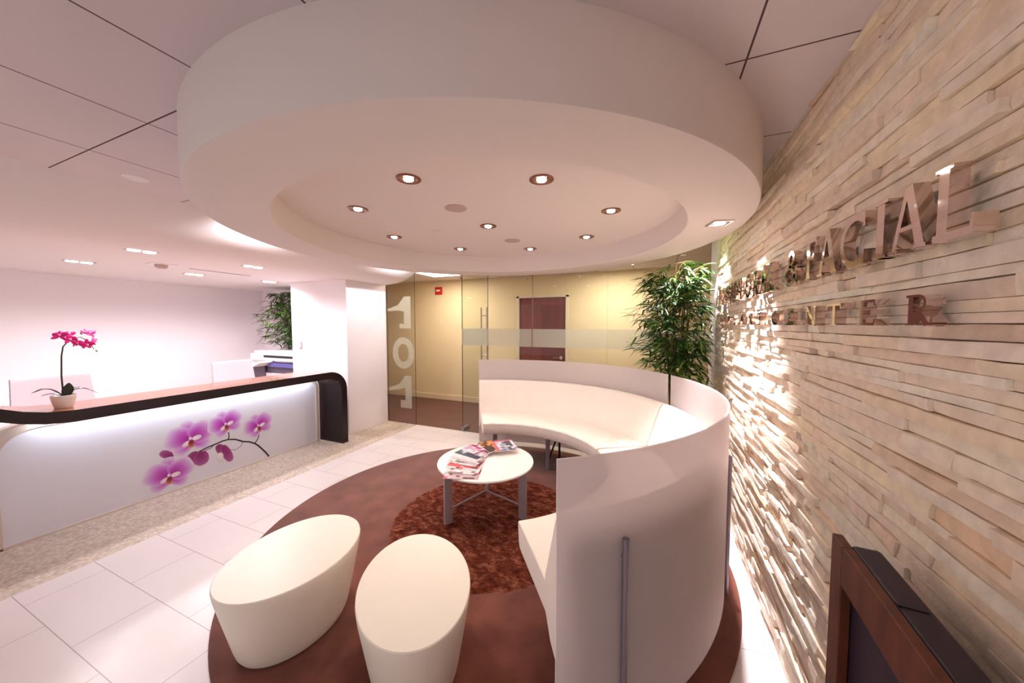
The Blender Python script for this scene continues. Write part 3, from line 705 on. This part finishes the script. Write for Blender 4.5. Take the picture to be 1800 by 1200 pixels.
# printed orchids on the panel
XM = XP - 0.0015
def lerp3(a, b, f): return tuple(a[i]*(1-f)+b[i]*f for i in range(3))
def cramp(stops, s):
    for (s0, c0), (s1, c1) in zip(stops, stops[1:]):
        if s <= s1: return lerp3(c0, c1, (s-s0)/(s1-s0))
    return stops[-1][1]
PET = [(0, lin((164, 14, 150))), (0.40, lin((200, 84, 202))), (0.75, lin((212, 158, 224))), (1.0, lin((232, 220, 240)))]
DPET = [(0, lin((126, 30, 100))), (0.6, lin((150, 54, 122))), (1.0, lin((176, 100, 160)))]
WH = [(0, lin((250, 240, 240))), (0.7, lin((240, 230, 236))), (1.0, lin((216, 196, 214)))]
LIP = [(0, lin((90, 10, 50))), (0.6, lin((170, 50, 80))), (1.0, lin((206, 160, 90)))]
layer = [0]
def petal(mb, cy, cz, ang, L, W, stops, rings=(0.0, 0.25, 0.5, 0.75, 1.0), n=18, sk=0.75):
    ca, sa = math.cos(math.radians(ang)), math.sin(math.radians(ang)); x = XM + 0.00006*layer[0]; layer[0] += 1
    outl = []
    for k in range(n):
        t = k/(n-1); side = 1
        u = L*(0.5-0.5*math.cos(PI*t)); v = W*0.5*math.sin(PI*t)**sk; outl.append((u, v))
    outl += [(u, -v) for u, v in reversed(outl[1:-1])]
    bu = L*0.12; vs = []; cs = []
    for r in rings:
        for u, v in outl:
            uu = bu+(u-bu)*r; vv = v*r; vs.append((x, cy+uu*ca-vv*sa, cz+uu*sa+vv*ca)); cs.append(cramp(stops, r*(0.55+0.45*min(1, uu/L+0.25))))
    m = len(outl); fs = []; cols = []
    for i in range(len(rings)-1):
        for k in range(m):
            f = (i*m+k, i*m+(k+1) % m, (i+1)*m+(k+1) % m, (i+1)*m+k); fs.append(f); cols.append([cs[q] for q in f])
    mb.add(vs, fs, 0, cols)
def bloom(mb, cy, cz, s, tilt=0):
    for a, L, W in ((98, 1.08, 0.74), (222, 1.0, 0.72), (322, 1.0, 0.70)): petal(mb, cy, cz, a+tilt, s*L, s*W, PET, sk=0.6)
    for a in (158, 28): petal(mb, cy, cz, a+tilt, s*1.14, s*1.22, PET, sk=0.5)
    petal(mb, cy-0.01, cz-0.02*s/0.17, 205+tilt, s*0.40, s*0.24, WH); petal(mb, cy+0.01, cz-0.005, 5+tilt, s*0.42, s*0.26, WH)
    petal(mb, cy, cz-0.01, 265+tilt, s*0.44, s*0.30, LIP); petal(mb, cy-0.008, cz+0.02*s/0.17, 270, s*0.16, s*0.14, WH)
def flatline(mb, pts, wd, c):
    x = XM + 0.00006*layer[0]; layer[0] += 1; P = [Vector(p) for p in pts]; vs = []
    for i, p in enumerate(P):
        d = (P[min(i+1, len(P)-1)]-P[max(i-1, 0)]).normalized(); nn = Vector((-d.y, d.x)); ww = wd*(1-0.35*i/len(P))/2
        vs += [(x, *(p+nn*ww)), (x, *(p-nn*ww))]
    mb.add(vs, [(2*i, 2*i+1, 2*i+3, 2*i+2) for i in range(len(P)-1)], 0, lin(c))
mb = MB(); DK = (44, 20, 44)
petal(mb, 1.752, 0.345, 140, 0.12, 0.07, DPET)
flatline(mb, [(2.65, 0.022), (2.61, 0.09), (2.57, 0.146), (2.53, 0.20), (2.497, 0.233), (2.44, 0.272), (2.371, 0.299), (2.30, 0.345), (2.228, 0.369), (2.17, 0.368), (2.123, 0.358), (2.06, 0.348), (2.008, 0.338), (1.935, 0.315), (1.90, 0.29), (1.877, 0.268)], 0.018, DK)
flatline(mb, [(2.225, 0.37), (2.236, 0.40), (2.231, 0.45)], 0.012, DK); flatline(mb, [(2.495, 0.235), (2.53, 0.28), (2.545, 0.33)], 0.012, DK)
flatline(mb, [(2.37, 0.297), (2.345, 0.25), (2.29, 0.228), (2.23, 0.252)], 0.007, (120, 96, 120)); flatline(mb, [(2.09, 0.352), (2.06, 0.325), (2.00, 0.318)], 0.008, DK)
petal(mb, 1.955, 0.325, 232, 0.15, 0.13, DPET); petal(mb, 1.965, 0.32, 280, 0.15, 0.13, DPET)
petal(mb, 2.12, 0.34, 300, 0.19, 0.09, DPET); petal(mb, 2.165, 0.32, 292, 0.22, 0.09, DPET); petal(mb, 2.14, 0.25, 275, 0.10, 0.06, WH)
bloom(mb, 1.722, 0.168, 0.172, -4); bloom(mb, 1.900, 0.478, 0.184, 4); bloom(mb, 2.212, 0.545, 0.150, 14); bloom(mb, 2.545, 0.435, 0.150, 16)
mb.build('orchid_print', M['print'], t)['label'] = 'purple and white orchid spray printed on the panel'

# ================================================================== POTTED ORCHID ON THE COUNTER
ox, oy = -4.12, 1.045
t = thing('potted_orchid', 'magenta orchid in a small white pot on the reception counter', 'plant', (ox, oy, ZT))
MB().lathe([(0.0001, 0.0), (0.042, 0.0), (0.046, 0.006), (0.058, 0.055), (0.064, 0.098), (0.060, 0.100), (0.054, 0.085), (0.0001, 0.085)], (ox, oy, ZT+0.001), 40).build('pot', M['orchidpot'], t, smooth=35)
MB().lathe([(0.053, 0.088), (0.02, 0.094), (0.0001, 0.095)], (ox, oy, ZT), 24).build('soil', M['soil'], t)
def leafmesh(mb, base, d, L, W, droop, lift, n=9, mi=0, col=None):
    d = Vector((d[0], d[1], 0)).normalized(); s = Vector((-d.y, d.x, 0)); vs = []
    for i in range(n+1):
        f = i/n; p = Vector(base)+d*L*f+Vector((0, 0, lift*math.sin(PI*min(1, f*1.2)*0.6)-droop*f*f)); wv = W*0.5*math.sin(PI*(0.08+0.92*f))**0.7 if f < 1 else 0.0005
        vs += [p-s*wv, p+Vector((0, 0, -W*0.12*math.sin(PI*f))), p+s*wv]
    vs2 = [v-Vector((0, 0, 0.0025)) for v in vs]; m = len(vs); fs = []
    for i in range(n):
        a = 3*i; b = a+3; fs += [(a, b, b+1, a+1), (a+1, b+1, b+2, a+2), (m+a, m+a+1, m+b+1, m+b), (m+a+1, m+a+2, m+b+2, m+b+1), (a, m+a, m+b, b), (a+2, b+2, m+b+2, m+a+2)]
    mb.add(vs+vs2, fs, mi, col)
bz = ZT+0.095
for d, L, W, dr, li in (((0.25, -1), 0.155, 0.034, 0.03, 0.085), ((0.3, 1), 0.165, 0.034, 0.075, 0.075), ((-0.6, 0.8), 0.13, 0.03, 0.0, 0.05), ((-0.8, -0.7), 0.12, 0.03, 0.02, 0.03)):
    mb = MB(); leafmesh(mb, (ox, oy, bz), d, L, W, dr, li); mb.build('leaf', M['orchidleaf'], t, smooth=60)
mb = MB(); vs = []      # upright round leaf
for i in range(9):
    f = i/8; wv = 0.030*math.sin(PI*(0.1+0.88*f))**0.8
    for k in (-1, 0, 1): vs.append((ox+0.012+0.01*f-0.006*abs(k), oy+0.014+0.012*f+k*wv, bz-0.01+0.105*f))
vs += [(x-0.003, y, z) for x, y, z in vs]; fs = []
for i in range(8):
    for k in range(2):
        a = i*3+k; fs += [(a, a+1, a+4, a+3), (27+a, 27+a+3, 27+a+4, 27+a+1)]
mb.add(vs, fs); mb.build('leaf', M['orchidleaf'], t, smooth=60)
stem = [(ox, oy, bz-0.01), (ox+0.004, oy-0.004, bz+0.15), (ox+0.004, oy+0.002, bz+0.30), (ox+0.004, oy+0.012, bz+0.37), (ox+0.004, oy+0.05, bz+0.43), (ox+0.004, oy+0.10, bz+0.44), (ox+0.004, oy+0.145, bz+0.40), (ox+0.004, oy+0.165, bz+0.34)]
st = MB().tube(stem, [0.005, 0.005, 0.0045, 0.004, 0.003, 0.003, 0.0025, 0.002], 8).build('stem', M['orchidleaf'], t, smooth=60)
def blossom(c, s, facing, rng):
    f = Vector(facing).normalized(); a = f.cross(Vector((0, 0, 1))).normalized(); b = a.cross(f).normalized(); c = Vector(c); mb = MB()
    for k in range(5):
        an = math.radians(90+72*k+rng.uniform(-10, 10)); L = s*rng.uniform(0.85, 1.1); W = s*(0.85 if k in (1, 4) else 0.55)
        dd = a*math.cos(an)+b*math.sin(an); sd = -a*math.sin(an)+b*math.cos(an); vs = []
        for i in range(7):
            q = i/6; w_ = W*0.5*math.sin(PI*(0.05+0.9*q))**0.7; p = c+dd*L*q+f*(0.25*L*q*q*(1 if k % 2 else -0.4)+0.004)
            vs += [p-sd*w_, p+f*0.004, p+sd*w_]
        fs = []
        for i in range(6): fs += [(3*i, 3*i+3, 3*i+4, 3*i+1), (3*i+1, 3*i+4, 3*i+5, 3*i+2)]
        mb.add(vs, fs, 0)
    o = mb.build('blossom', M['petal'], t, smooth=60)
    q = o.modifiers.new('solid', 'SOLIDIFY'); q.thickness = 0.0015
    MB().tube([c+f*0.003, c+f*0.014, c+f*0.020-Vector((0, 0, 0.008))], [0.004, 0.008, 0.003], 8).build('blossom_centre', M['petal2'], t, smooth=60)
rng = random.Random(4)
for c, s, fc in (((0.012, 0.000, 0.455), 0.046, (1, -0.6, 0.6)), ((0.02, 0.040, 0.425), 0.040, (1, 0.1, 0.2)), ((0.0, 0.075, 0.40), 0.034, (0.9, 0.5, -0.3)), ((0.02, 0.135, 0.47), 0.045, (0.8, 0.5, 0.7)),
                 ((0.025, 0.12, 0.385), 0.044, (1, 0.2, -0.2)), ((0.0, 0.165, 0.405), 0.038, (0.6, 1, 0.1)), ((0.0, 0.045, 0.46), 0.036, (1, 0, 1))):
    blossom((ox+c[0], oy+c[1], bz+c[2]), s, fc, rng)
for c in ((0.01, 0.172, 0.335), (0.005, 0.10, 0.475)):
    p = Vector((ox+c[0], oy+c[1], bz+c[2])); MB().tube([p, p+Vector((0, 0.005, -0.008)), p+Vector((0, 0.008, -0.016))], [0.003, 0.006, 0.002], 8).build('bud', M['bud'], t, smooth=60)

# ================================================================== RECEPTION CHAIRS
def office_chair(x, y, label):
    t = thing('office_chair', label, 'chair', (x, y, 0), 'white chairs behind the reception desk')
    mb = MB(); nz = 22; vs = []; fs = []
    for i in range(nz+1):
        f = i/nz; z = 0.55+0.60*f; xx = x-0.20-0.10*f; hw = 0.265-0.030*f; rib = 0.006*abs(math.sin(PI*f*11))
        for k in range(9):
            u = -1+2*k/8; vs.append((xx+rib+0.03*u*u, y+u*hw, z))
    m = len(vs)
    for i in range(nz+1):
        f = i/nz; z = 0.55+0.60*f; xx = x-0.235-0.10*f; hw = 0.265-0.030*f
        for k in range(9):
            u = -1+2*k/8; vs.append((xx+0.03*u*u, y+u*hw, z))
    for i in range(nz):
        for k in range(8):
            a = i*9+k; fs += [(a, a+1, a+10, a+9), (m+a, m+a+9, m+a+10, m+a+1)]
    for i in range(nz): fs += [(i*9, (i+1)*9, m+(i+1)*9, m+i*9), (i*9+8, m+i*9+8, m+(i+1)*9+8, (i+1)*9+8)]
    for k in range(8): fs += [(k, m+k, m+k+1, k+1), (nz*9+k, nz*9+k+1, m+nz*9+k+1, m+nz*9+k)]
    mb.add(vs, fs); mb.build('backrest', M['chairwhite'], t, smooth=50)
    MB().box((x-0.22, y-0.25, 0.46), (x+0.24, y+0.25, 0.53)).build('seat', M['chairwhite'], t, bevel=0.03)
    for s in (-1, 1):
        MB().tube([(x-0.2, y+s*0.27, 0.50), (x-0.2, y+s*0.29, 0.68), (x+0.12, y+s*0.29, 0.68), (x+0.16, y+s*0.27, 0.50)], 0.012, 8).build('armrest', M['metal'], t, smooth=40)
    MB().tube([(x, y, 0.08), (x, y, 0.46)], 0.025, 14).build('pedestal', M['metal'], t, smooth=40)
    MB().tube([(x-0.20, y, 0.49), (x-0.26, y, 0.60)], 0.02, 8).build('backrest_bar', M['metal'], t, smooth=40)
    for k in range(5):
        a = 2*PI*k/5; c, s = math.cos(a), math.sin(a)
        MB().tube([(x, y, 0.10), (x+0.28*c, y+0.28*s, 0.07)], 0.014, 8).build('base_arm', M['metal'], t, smooth=40)
        MB().tube([(x+0.28*c-0.012*s, y+0.28*s+0.012*c, 0.031), (x+0.28*c+0.012*s, y+0.28*s-0.012*c, 0.031)], 0.030, 14).build('caster', M['black'], t, smooth=40)
office_chair(-5.06, 1.295, 'white ribbed office chair behind the counter, behind the potted orchid')
office_chair(-5.06, 2.81, 'white ribbed office chair behind the counter, nearer the copier')

# ================================================================== COPIER
t = thing('photocopier', 'white and dark purple photocopier beside the bamboo behind the desk', 'copier', (-6.2, 4.0, 0))
def cbox(name, lo, hi, m, bev=0.0, extra=()):
    K = 0.975; mb = MB()
    for l, h in [(lo, hi)] + list(extra):
        f = lambda p: (p[0]*K, p[1]*K, p[2] if p[2] < 0.1 else H-(H-p[2])*K)
        mb.box(f(l), f(h))
    return mb.build(name, m, t, bevel=bev)
cbox('body', (-6.68, 3.84, 0.03), (-5.54, 4.20, 0.80), M['white'], 0.01)
cbox('side_cover', (-6.64, 3.815, 0.06), (-6.32, 3.842, 0.92), M['copierdark'], 0.005)
for za, zb in ((0.30, 0.52), (0.06, 0.28)): cbox('paper_drawer', (-6.30, 3.80, za), (-5.55, 3.842, zb), M['white'], 0.005)
cbox('output_bay', (-6.66, 3.86, 0.80), (-5.55, 4.18, 0.945), M['copierdark'], 0.01)
cbox('control_band', (-6.20, 3.80, 0.915), (-5.52, 3.90, 0.985), M['copierblue'], 0.005)
MB().prism([(x*0.975, H-(H-z)*0.975) for x, z in ((-6.80, 0.965), (-6.30, 0.925), (-6.10, 1.00), (-6.14, 1.025), (-6.32, 0.955), (-6.78, 0.995))], 'y', 3.52, 3.77).build('control_panel', M['white'], t, bevel=0.004)
cbox('scanner_bed', (-6.68, 3.80, 1.02), (-5.54, 4.20, 1.14), M['white'], 0.012)
cbox('paper_slot', (-6.30, 3.796, 1.075), (-5.55, 3.803, 1.115), M['black'])
cbox('lid', (-6.64, 3.84, 1.14), (-5.56, 4.18, 1.185), M['white'], 0.012)
for fx in (-6.60, -5.68):
    for fy in (3.88, 4.08): cbox('foot', (fx, fy, 0.0), (fx+0.1, fy+0.1, 0.0301), M['black'])
# switch on the pier
t = thing('light_switch', 'grey-rimmed light switch on the white pier beside the copier', 'light switch', (-5.168, 3.675, 1.32))
MB().box((-5.203, 3.670, 1.262), (-5.133, 3.680, 1.378)).build('switch_plate', M['satin'], t, bevel=0.003)
MB().box((-5.183, 3.664, 1.285), (-5.153, 3.6705, 1.355)).build('rocker', M['white'], t, bevel=0.002)

# ================================================================== BAMBOO PLANTS
def bamboo(px, py, label, canes, zlo, zhi, spread, nl, seed, pot_r=0.17, clip=None, bright=1.0, lean=(0, 0), avoid=None):
    rng = random.Random(seed)
    t = thing('potted_bamboo', label, 'plant', (px, py, 0), 'artificial bamboo plants')
    MB().lathe([(0.0001, 0.0), (pot_r*0.8, 0.0), (pot_r*0.82, 0.01), (pot_r, 0.33), (pot_r*1.03, 0.36), (pot_r*0.94, 0.36), (pot_r*0.9, 0.33), (0.0001, 0.33)], (px, py, 0.001), 40).build('pot', M['pot'], t, smooth=35)
    MB().lathe([(pot_r*0.9, 0.335), (0.0001, 0.345)], (px, py, 0), 24).build('soil', M['soil'], t)
    tips = []; fol = MB()
    for k in range(canes):
        a = 2*PI*k/canes+rng.random(); r0 = pot_r*0.5*rng.random(); r1 = spread*0.42*rng.uniform(0.3, 1); hh = zhi*rng.uniform(0.86, 0.99)
        p0 = Vector((px+r0*math.cos(a), py+r0*math.sin(a), 0.33)); p1 = Vector((px+lean[0]+r1*math.cos(a), py+lean[1]+r1*math.sin(a), hh))
        if clip: p1.x = min(p1.x, clip[0]-0.04); p1.y = min(p1.y, clip[1]-0.04)
        pts = [p0.lerp(p1, f)+Vector((0.01*math.sin(f*5+k), 0.01*math.cos(f*4+k), 0)) for f in (0, 0.25, 0.5, 0.75, 1)]
        MB().tube(pts, [0.011, 0.010, 0.009, 0.007, 0.004], 8).build('cane', M['cane'], t, smooth=60); tips.append((p0, p1))
    cnt = 0; tries = 0
    while cnt < nl and tries < nl*6:
        tries += 1
        p0, p1 = rng.choice(tips); f = rng.uniform(max(0, (zlo-0.33)/(p1.z-0.33)), 1.0) ** 0.9
        q = p0.lerp(p1, f); a = rng.random()*2*PI; rr = spread*rng.uniform(0.15, 1.0)*(1.0 if f < 0.85 else 0.7)
        tip = q+Vector((math.cos(a)*rr, math.sin(a)*rr, rng.uniform(0.02, 0.16)-0.25*rr*rr))
        if tip.z > zhi: tip.z = zhi-rng.random()*0.1
        if tip.z < zlo: tip.z = zlo+rng.random()*0.1
        if clip and (tip.x > clip[0]-0.03 or tip.y > clip[1]-0.03): continue
        if avoid and (avoid(tip) or avoid(q)): continue
        fol.tube([q, q.lerp(tip, 0.5)+Vector((0, 0, 0.02)), tip], [0.002, 0.0015, 0.001], 4, mi=1)
        fol.fc = fol.fc  # twig faces keep the plain colour
        for j in range(rng.randint(4, 6)):
            b = a+rng.uniform(-1.3, 1.3); el = rng.uniform(-0.7, 0.35); d = Vector((math.cos(b)*math.cos(el), math.sin(b)*math.cos(el), math.sin(el)))
            L = rng.uniform(0.09, 0.155); W = L*rng.uniform(0.13, 0.18); base = tip.lerp(q, rng.random()*0.35)
            end = base+d*L
            if clip and (end.x > clip[0]-0.005 or end.y > clip[1]-0.005): continue
            if avoid and (avoid(end) or avoid(base)): continue
            if end.z > ZC-0.02: continue
            s = d.cross(Vector((0, 0, 1))).normalized(); s = (s*math.cos(rng.uniform(-0.8, 0.8))+Vector((0, 0, 1))*rng.uniform(-0.6, 0.6)).normalized()
            nrm = d.cross(s).normalized()
            vs = []
            for i, ff in enumerate((0, 0.2, 0.5, 0.8, 1.0)):
                c = base+d*L*ff+Vector((0, 0, -0.22*L*ff*ff)); ww = W*(0.04, 0.42, 0.5, 0.27, 0.01)[i]
                vs += [c-s*ww, c+nrm*W*0.12, c+s*ww]
            fs = []
            for i in range(4): fs += [(3*i, 3*i+3, 3*i+4, 3*i+1), (3*i+1, 3*i+4, 3*i+5, 3*i+2)]
            g = rng.random(); c0 = lerp3(lin((28, 66, 20)), lin((112, 156, 56)), g*g*g)
            fol.add(vs, fs, 0, tuple(v*bright for v in c0))
        cnt += 1
    fol.build('foliage', [M['leaf'], M['cane']], t)
    return t
bamboo(0.225, 3.93, 'tall leafy bamboo in a dark pot behind the sofa by the stone wall', 10, 0.95, 2.32, 0.40, 520, 21, clip=(0.575, 4.46), lean=(-0.02, 0.0), avoid=lambda p: p.z < 1.26 and math.hypot(p.x-CX, p.y-CY) < 1.72)
bamboo(-5.95, 4.29, 'leafy bamboo plant behind the photocopier in the reception corner', 6, 1.10, 2.28, 0.50, 330, 33, pot_r=0.10, clip=(-5.39, 4.42), lean=(-0.22, -0.03), bright=0.8, avoid=lambda p: p.z < 1.28 and p.y < 4.13)

# ================================================================== SIGN LETTERS ON THE STONE WALL
def A_(cx, cz, rx, rz, a0, a1, n=12): return [(cx+rx*math.cos(math.radians(a0+(a1-a0)*k/n)), cz+rz*math.sin(math.radians(a0+(a1-a0)*k/n))) for k in range(n+1)]
T_, t_ = 0.185, 0.10
def srf(x, z, w=0.26): return ([(x-w/2, z), (x+w/2, z)], 0.05)
def glyph(ch):
    s = 0.025
    if ch == 'I': return 0.3, [([(0.15, 0), (0.15, 1)], T_), srf(0.15, s, 0.3), srf(0.15, 1-s, 0.3)]
    if ch == 'L': return 0.72, [([(0.17, 0), (0.17, 1)], T_), srf(0.17, 1-s, 0.32), ([(0.02, 0.04), (0.68, 0.04)], t_), ([(0.66, 0), (0.69, 0.24)], 0.06)]
    if ch == 'F': return 0.70, [([(0.17, 0), (0.17, 1)], T_), srf(0.17, s, 0.32), ([(0.02, 0.96), (0.66, 0.96)], t_), ([(0.64, 1), (0.67, 0.78)], 0.06), ([(0.2, 0.52), (0.52, 0.52)], t_), ([(0.52, 0.62), (0.52, 0.42)], 0.05)]
    if ch == 'E': return 0.74, [([(0.17, 0), (0.17, 1)], T_), ([(0.02, 0.96), (0.66, 0.96)], t_), ([(0.64, 1), (0.67, 0.78)], 0.06), ([(0.2, 0.52), (0.52, 0.52)], t_), ([(0.52, 0.62), (0.52, 0.42)], 0.05), ([(0.02, 0.04), (0.70, 0.04)], t_), ([(0.68, 0), (0.71, 0.24)], 0.06)]
    if ch == 'T': return 0.86, [([(0.43, 0), (0.43, 1)], T_), srf(0.43, s, 0.34), ([(0.02, 0.96), (0.84, 0.96)], t_), ([(0.05, 1), (0.02, 0.74)], 0.06), ([(0.81, 1), (0.84, 0.74)], 0.06)]
    if ch == 'A': return 1.0, [([(0.14, 0), (0.47, 1)], t_), ([(0.86, 0), (0.50, 1)], T_), ([(0.28, 0.36), (0.72, 0.36)], 0.07), srf(0.14, s, 0.28), srf(0.86, s, 0.28)]
    if ch == 'C': return 0.95, [(A_(0.5, 0.5, 0.42, 0.46, 50, 310, 20), 0.13), ([(0.78, 1.0), (0.80, 0.72)], 0.07), ([(0.78, 0.0), (0.80, 0.28)], 0.07)]
    if ch == 'O': return 1.0, [(A_(0.5, 0.5, 0.43, 0.46, 0, 360, 28), 0.13)]
    if ch == 'S': return 0.66, [(A_(0.33, 0.735, 0.24, 0.22, 20, 270, 12)+A_(0.33, 0.27, 0.26, 0.23, 90, -160, 12)[1:], 0.12), ([(0.56, 0.98), (0.58, 0.74)], 0.05), ([(0.08, 0.02), (0.06, 0.28)], 0.05)]
    if ch == 'R': return 0.88, [([(0.17, 0), (0.17, 1)], T_), srf(0.17, s, 0.32), ([(0.02, 0.96), (0.42, 0.96)]+A_(0.42, 0.73, 0.24, 0.23, 90, -90, 10)+[(0.17, 0.5)], 0.085), ([(0.42, 0.5), (0.60, 0.25), (0.74, 0.03)], T_), srf(0.77, s, 0.2)]
    if ch == 'P': return 0.76, [([(0.17, 0), (0.17, 1)], T_), srf(0.17, s, 0.32), ([(0.02, 0.96), (0.42, 0.96)]+A_(0.42, 0.72, 0.26, 0.24, 90, -90, 10)+[(0.17, 0.48)], 0.09)]
    if ch == 'B': return 0.82, [([(0.17, 0), (0.17, 1)], T_), ([(0.02, 0.96), (0.42, 0.96)]+A_(0.42, 0.745, 0.22, 0.215, 90, -90, 10)+[(0.17, 0.53)], 0.085), ([(0.17, 0.53), (0.45, 0.53)]+A_(0.45, 0.285, 0.26, 0.245, 90, -90, 10)+[(0.02, 0.04)], 0.085)]
    if ch == 'N': return 1.0, [([(0.16, 0), (0.16, 1)], t_), ([(0.14, 0.98), (0.84, 0.02)], T_), ([(0.85, 0), (0.85, 1)], t_), srf(0.16, s), srf(0.10, 1-s, 0.2), srf(0.85, 1-s)]
    if ch == 'M': return 1.15, [([(0.16, 0), (0.18, 1)], t_), ([(0.18, 0.98), (0.57, 0.05)], T_), ([(0.57, 0.05), (0.95, 0.98)], t_), ([(0.97, 0), (0.95, 1)], T_), srf(0.16, s), srf(0.97, s), srf(0.14, 1-s, 0.2), srf(0.99, 1-s, 0.2)]
    if ch == '&': return 0.95, [([(0.88, 0.03), (0.32, 0.60)]+A_(0.42, 0.78, 0.16, 0.18, 215, -40, 12)+[(0.40, 0.56)]+A_(0.34, 0.27, 0.26, 0.25, 100, 300, 12)+[(0.66, 0.22), (0.80, 0.48)], 0.11), srf(0.80, 0.50, 0.22)]
    return 1.0, []
ordn = ['first', 'second', 'third', 'fourth', 'fifth', 'sixth', 'seventh']
def letter(ch, ya, yb, z0, h, label, depth, group):
    wd, strokes = glyph(ch); mb = MB(); X1 = 0.583; Xf = X1-depth
    k = (ya-yb)/wd/h
    xs = [p[0] for st, _ in strokes for p in st]
    for si_, (pts, wv) in enumerate(strokes):
        P = [Vector(((p[0])*h*k, p[1]*h)) for p in pts]; n = len(P); L = []; R = []
        for i, p in enumerate(P):
            if (P[0]-P[-1]).length < 1e-5: d = (P[(i+1) % (n-1)] - P[(i-1) % (n-1)]).normalized() if 0 < i < n-1 else (P[1]-P[-2]).normalized()
            else: d = (P[min(i+1, n-1)]-P[max(i-1, 0)]).normalized()
            q = Vector((-d.y, d.x))*wv*h*0.5; q.x *= 0.5+0.5*k; L.append(p+q); R.append(p-q)
        e = 0.0004*si_
        vs = []
        for l, r in zip(L, R):
            for X in (Xf-e, X1): vs += [(X, ya-l.x, z0+l.y), (X, ya-r.x, z0+r.y)]
        fs = []
        for i in range(n-1):
            a = 4*i; b = a+4; fs += [(a, b, b+1, a+1), (a+2, a+3, b+3, b+2), (a, a+2, b+2, b), (a+1, b+1, b+3, a+3)]
        fs += [(0, 1, 3, 2), (4*(n-1), 4*(n-1)+2, 4*(n-1)+3, 4*(n-1)+1)]
        mb.add(vs, fs)
    o = mb.build('sign_letter', M['chrome'], smooth=35, origin=(X1, (ya+yb)/2, z0))
    return tag(o, label, 'sign letter', group)
def word(wd, ext, z0, h, row, depth):
    for i, (ch, (a, b)) in enumerate(zip(wd, ext)):
        nm = 'ampersand' if ch == '&' else 'capital ' + ch
        lab = ('polished metal ampersand between ORAL and FACIAL on the stone wall' if ch == '&' else
               f'polished metal {nm}, {ordn[i]} letter of {wd} in the {row} line on the stone wall')
        letter(ch, a, b, z0, h, lab, depth, f'polished letters of the {row} sign line')
word('BOSTON', [(3.72-0.16*i, 3.72-0.16*i-0.135) for i in range(6)], 1.824, 0.148, 'upper', 0.030)
word('ORAL', [(2.70, 2.55), (2.51, 2.38), (2.37, 2.22), (2.19, 2.08)], 1.824, 0.148, 'upper', 0.030)
word('&', [(1.955, 1.79)], 1.824, 0.148, 'upper', 0.030)
word('FACIAL', [(1.72, 1.62), (1.61, 1.465), (1.45, 1.285), (1.262, 1.205), (1.195, 1.06), (1.045, 0.935)], 1.826, 0.150, 'upper', 0.030)
word('IMPLANT', [(3.64, 3.60), (3.49, 3.36), (3.25, 3.16), (3.04, 2.95), (2.83, 2.71), (2.60, 2.49), (2.39, 2.30)], 1.648, 0.070, 'lower', 0.030)
word('CENTER', [(2.13, 2.02), (1.905, 1.81), (1.705, 1.60), (1.52, 1.42), (1.325, 1.23), (1.115, 1.03)], 1.648, 0.070, 'lower', 0.030)

# ================================================================== WOOD-FRAMED SCREEN AT THE NEAR RIGHT
t = thing('framed_television', 'dark wood-framed television with a deep black case against the stone wall', 'television', (0.5, 0.8, 0.6))
ft = Vector((0.445, 1.135, 0)); fd = Vector((-0.031, -0.425, 0)).normalized(); fn = Vector((fd.y, -fd.x, 0))   # fn points into the room
if fn.x > 0: fn = -fn
def FB(mb, u0, u1, z0, z1, n0, n1, mi=0):
    vs = []
    for zz in (z0, z1):
        for u, nn in ((u0, n0), (u1, n0), (u1, n1), (u0, n1)):
            p = ft+fd*u+fn*nn; vs.append((p.x, p.y, zz))
    return mb.add(vs, [(0,3,2,1),(4,5,6,7),(0,1,5,4),(1,2,6,5),(2,3,7,6),(3,0,4,7)], mi)
Zt, Zb, LW = 1.10, 0.56, 0.72
mb = MB(); FB(mb, 0, 0.066, Zb, Zt, -0.022, 0); FB(mb, LW-0.066, LW, Zb, Zt, -0.022, 0); FB(mb, 0.066, LW-0.066, Zt-0.098, Zt, -0.022, 0); FB(mb, 0.066, LW-0.066, Zb, Zb+0.08, -0.022, 0)
mb.build('frame', M['tvwood'], t, bevel=0.003)
mb = MB(); FB(mb, 0.060, LW-0.060, Zb+0.07, Zt-0.09, -0.075, -0.070); mb.build('screen', M['screen'], t)
mb = MB(); FB(mb, 0.16, 0.165, Zb+0.07, Zt-0.092, -0.069, -0.066); mb.build('inner_trim', M['gold'], t)
mb = MB(); FB(mb, 0.166, LW-0.06, Zb+0.07, Zt-0.092, -0.0695, -0.067); mb.build('inner_panel', M['weave'], t)
mb = MB(); FB(mb, 0.035, LW-0.035, Zb+0.03, Zt-0.003, -0.082, -0.024); mb.build('case', M['purpledark'], t, bevel=0.01)
for u in (0.24, 0.44):
    mb = MB(); FB(mb, u, u+0.008, Zt-0.004, Zt-0.001, -0.07, -0.026); mb.build('vent_slot', M['black'], t)
mb = MB(); FB(mb, 0.12, LW-0.12, Zb+0.1, Zt-0.1, -0.135, -0.083); mb.build('wall_bracket', M['black'], t)
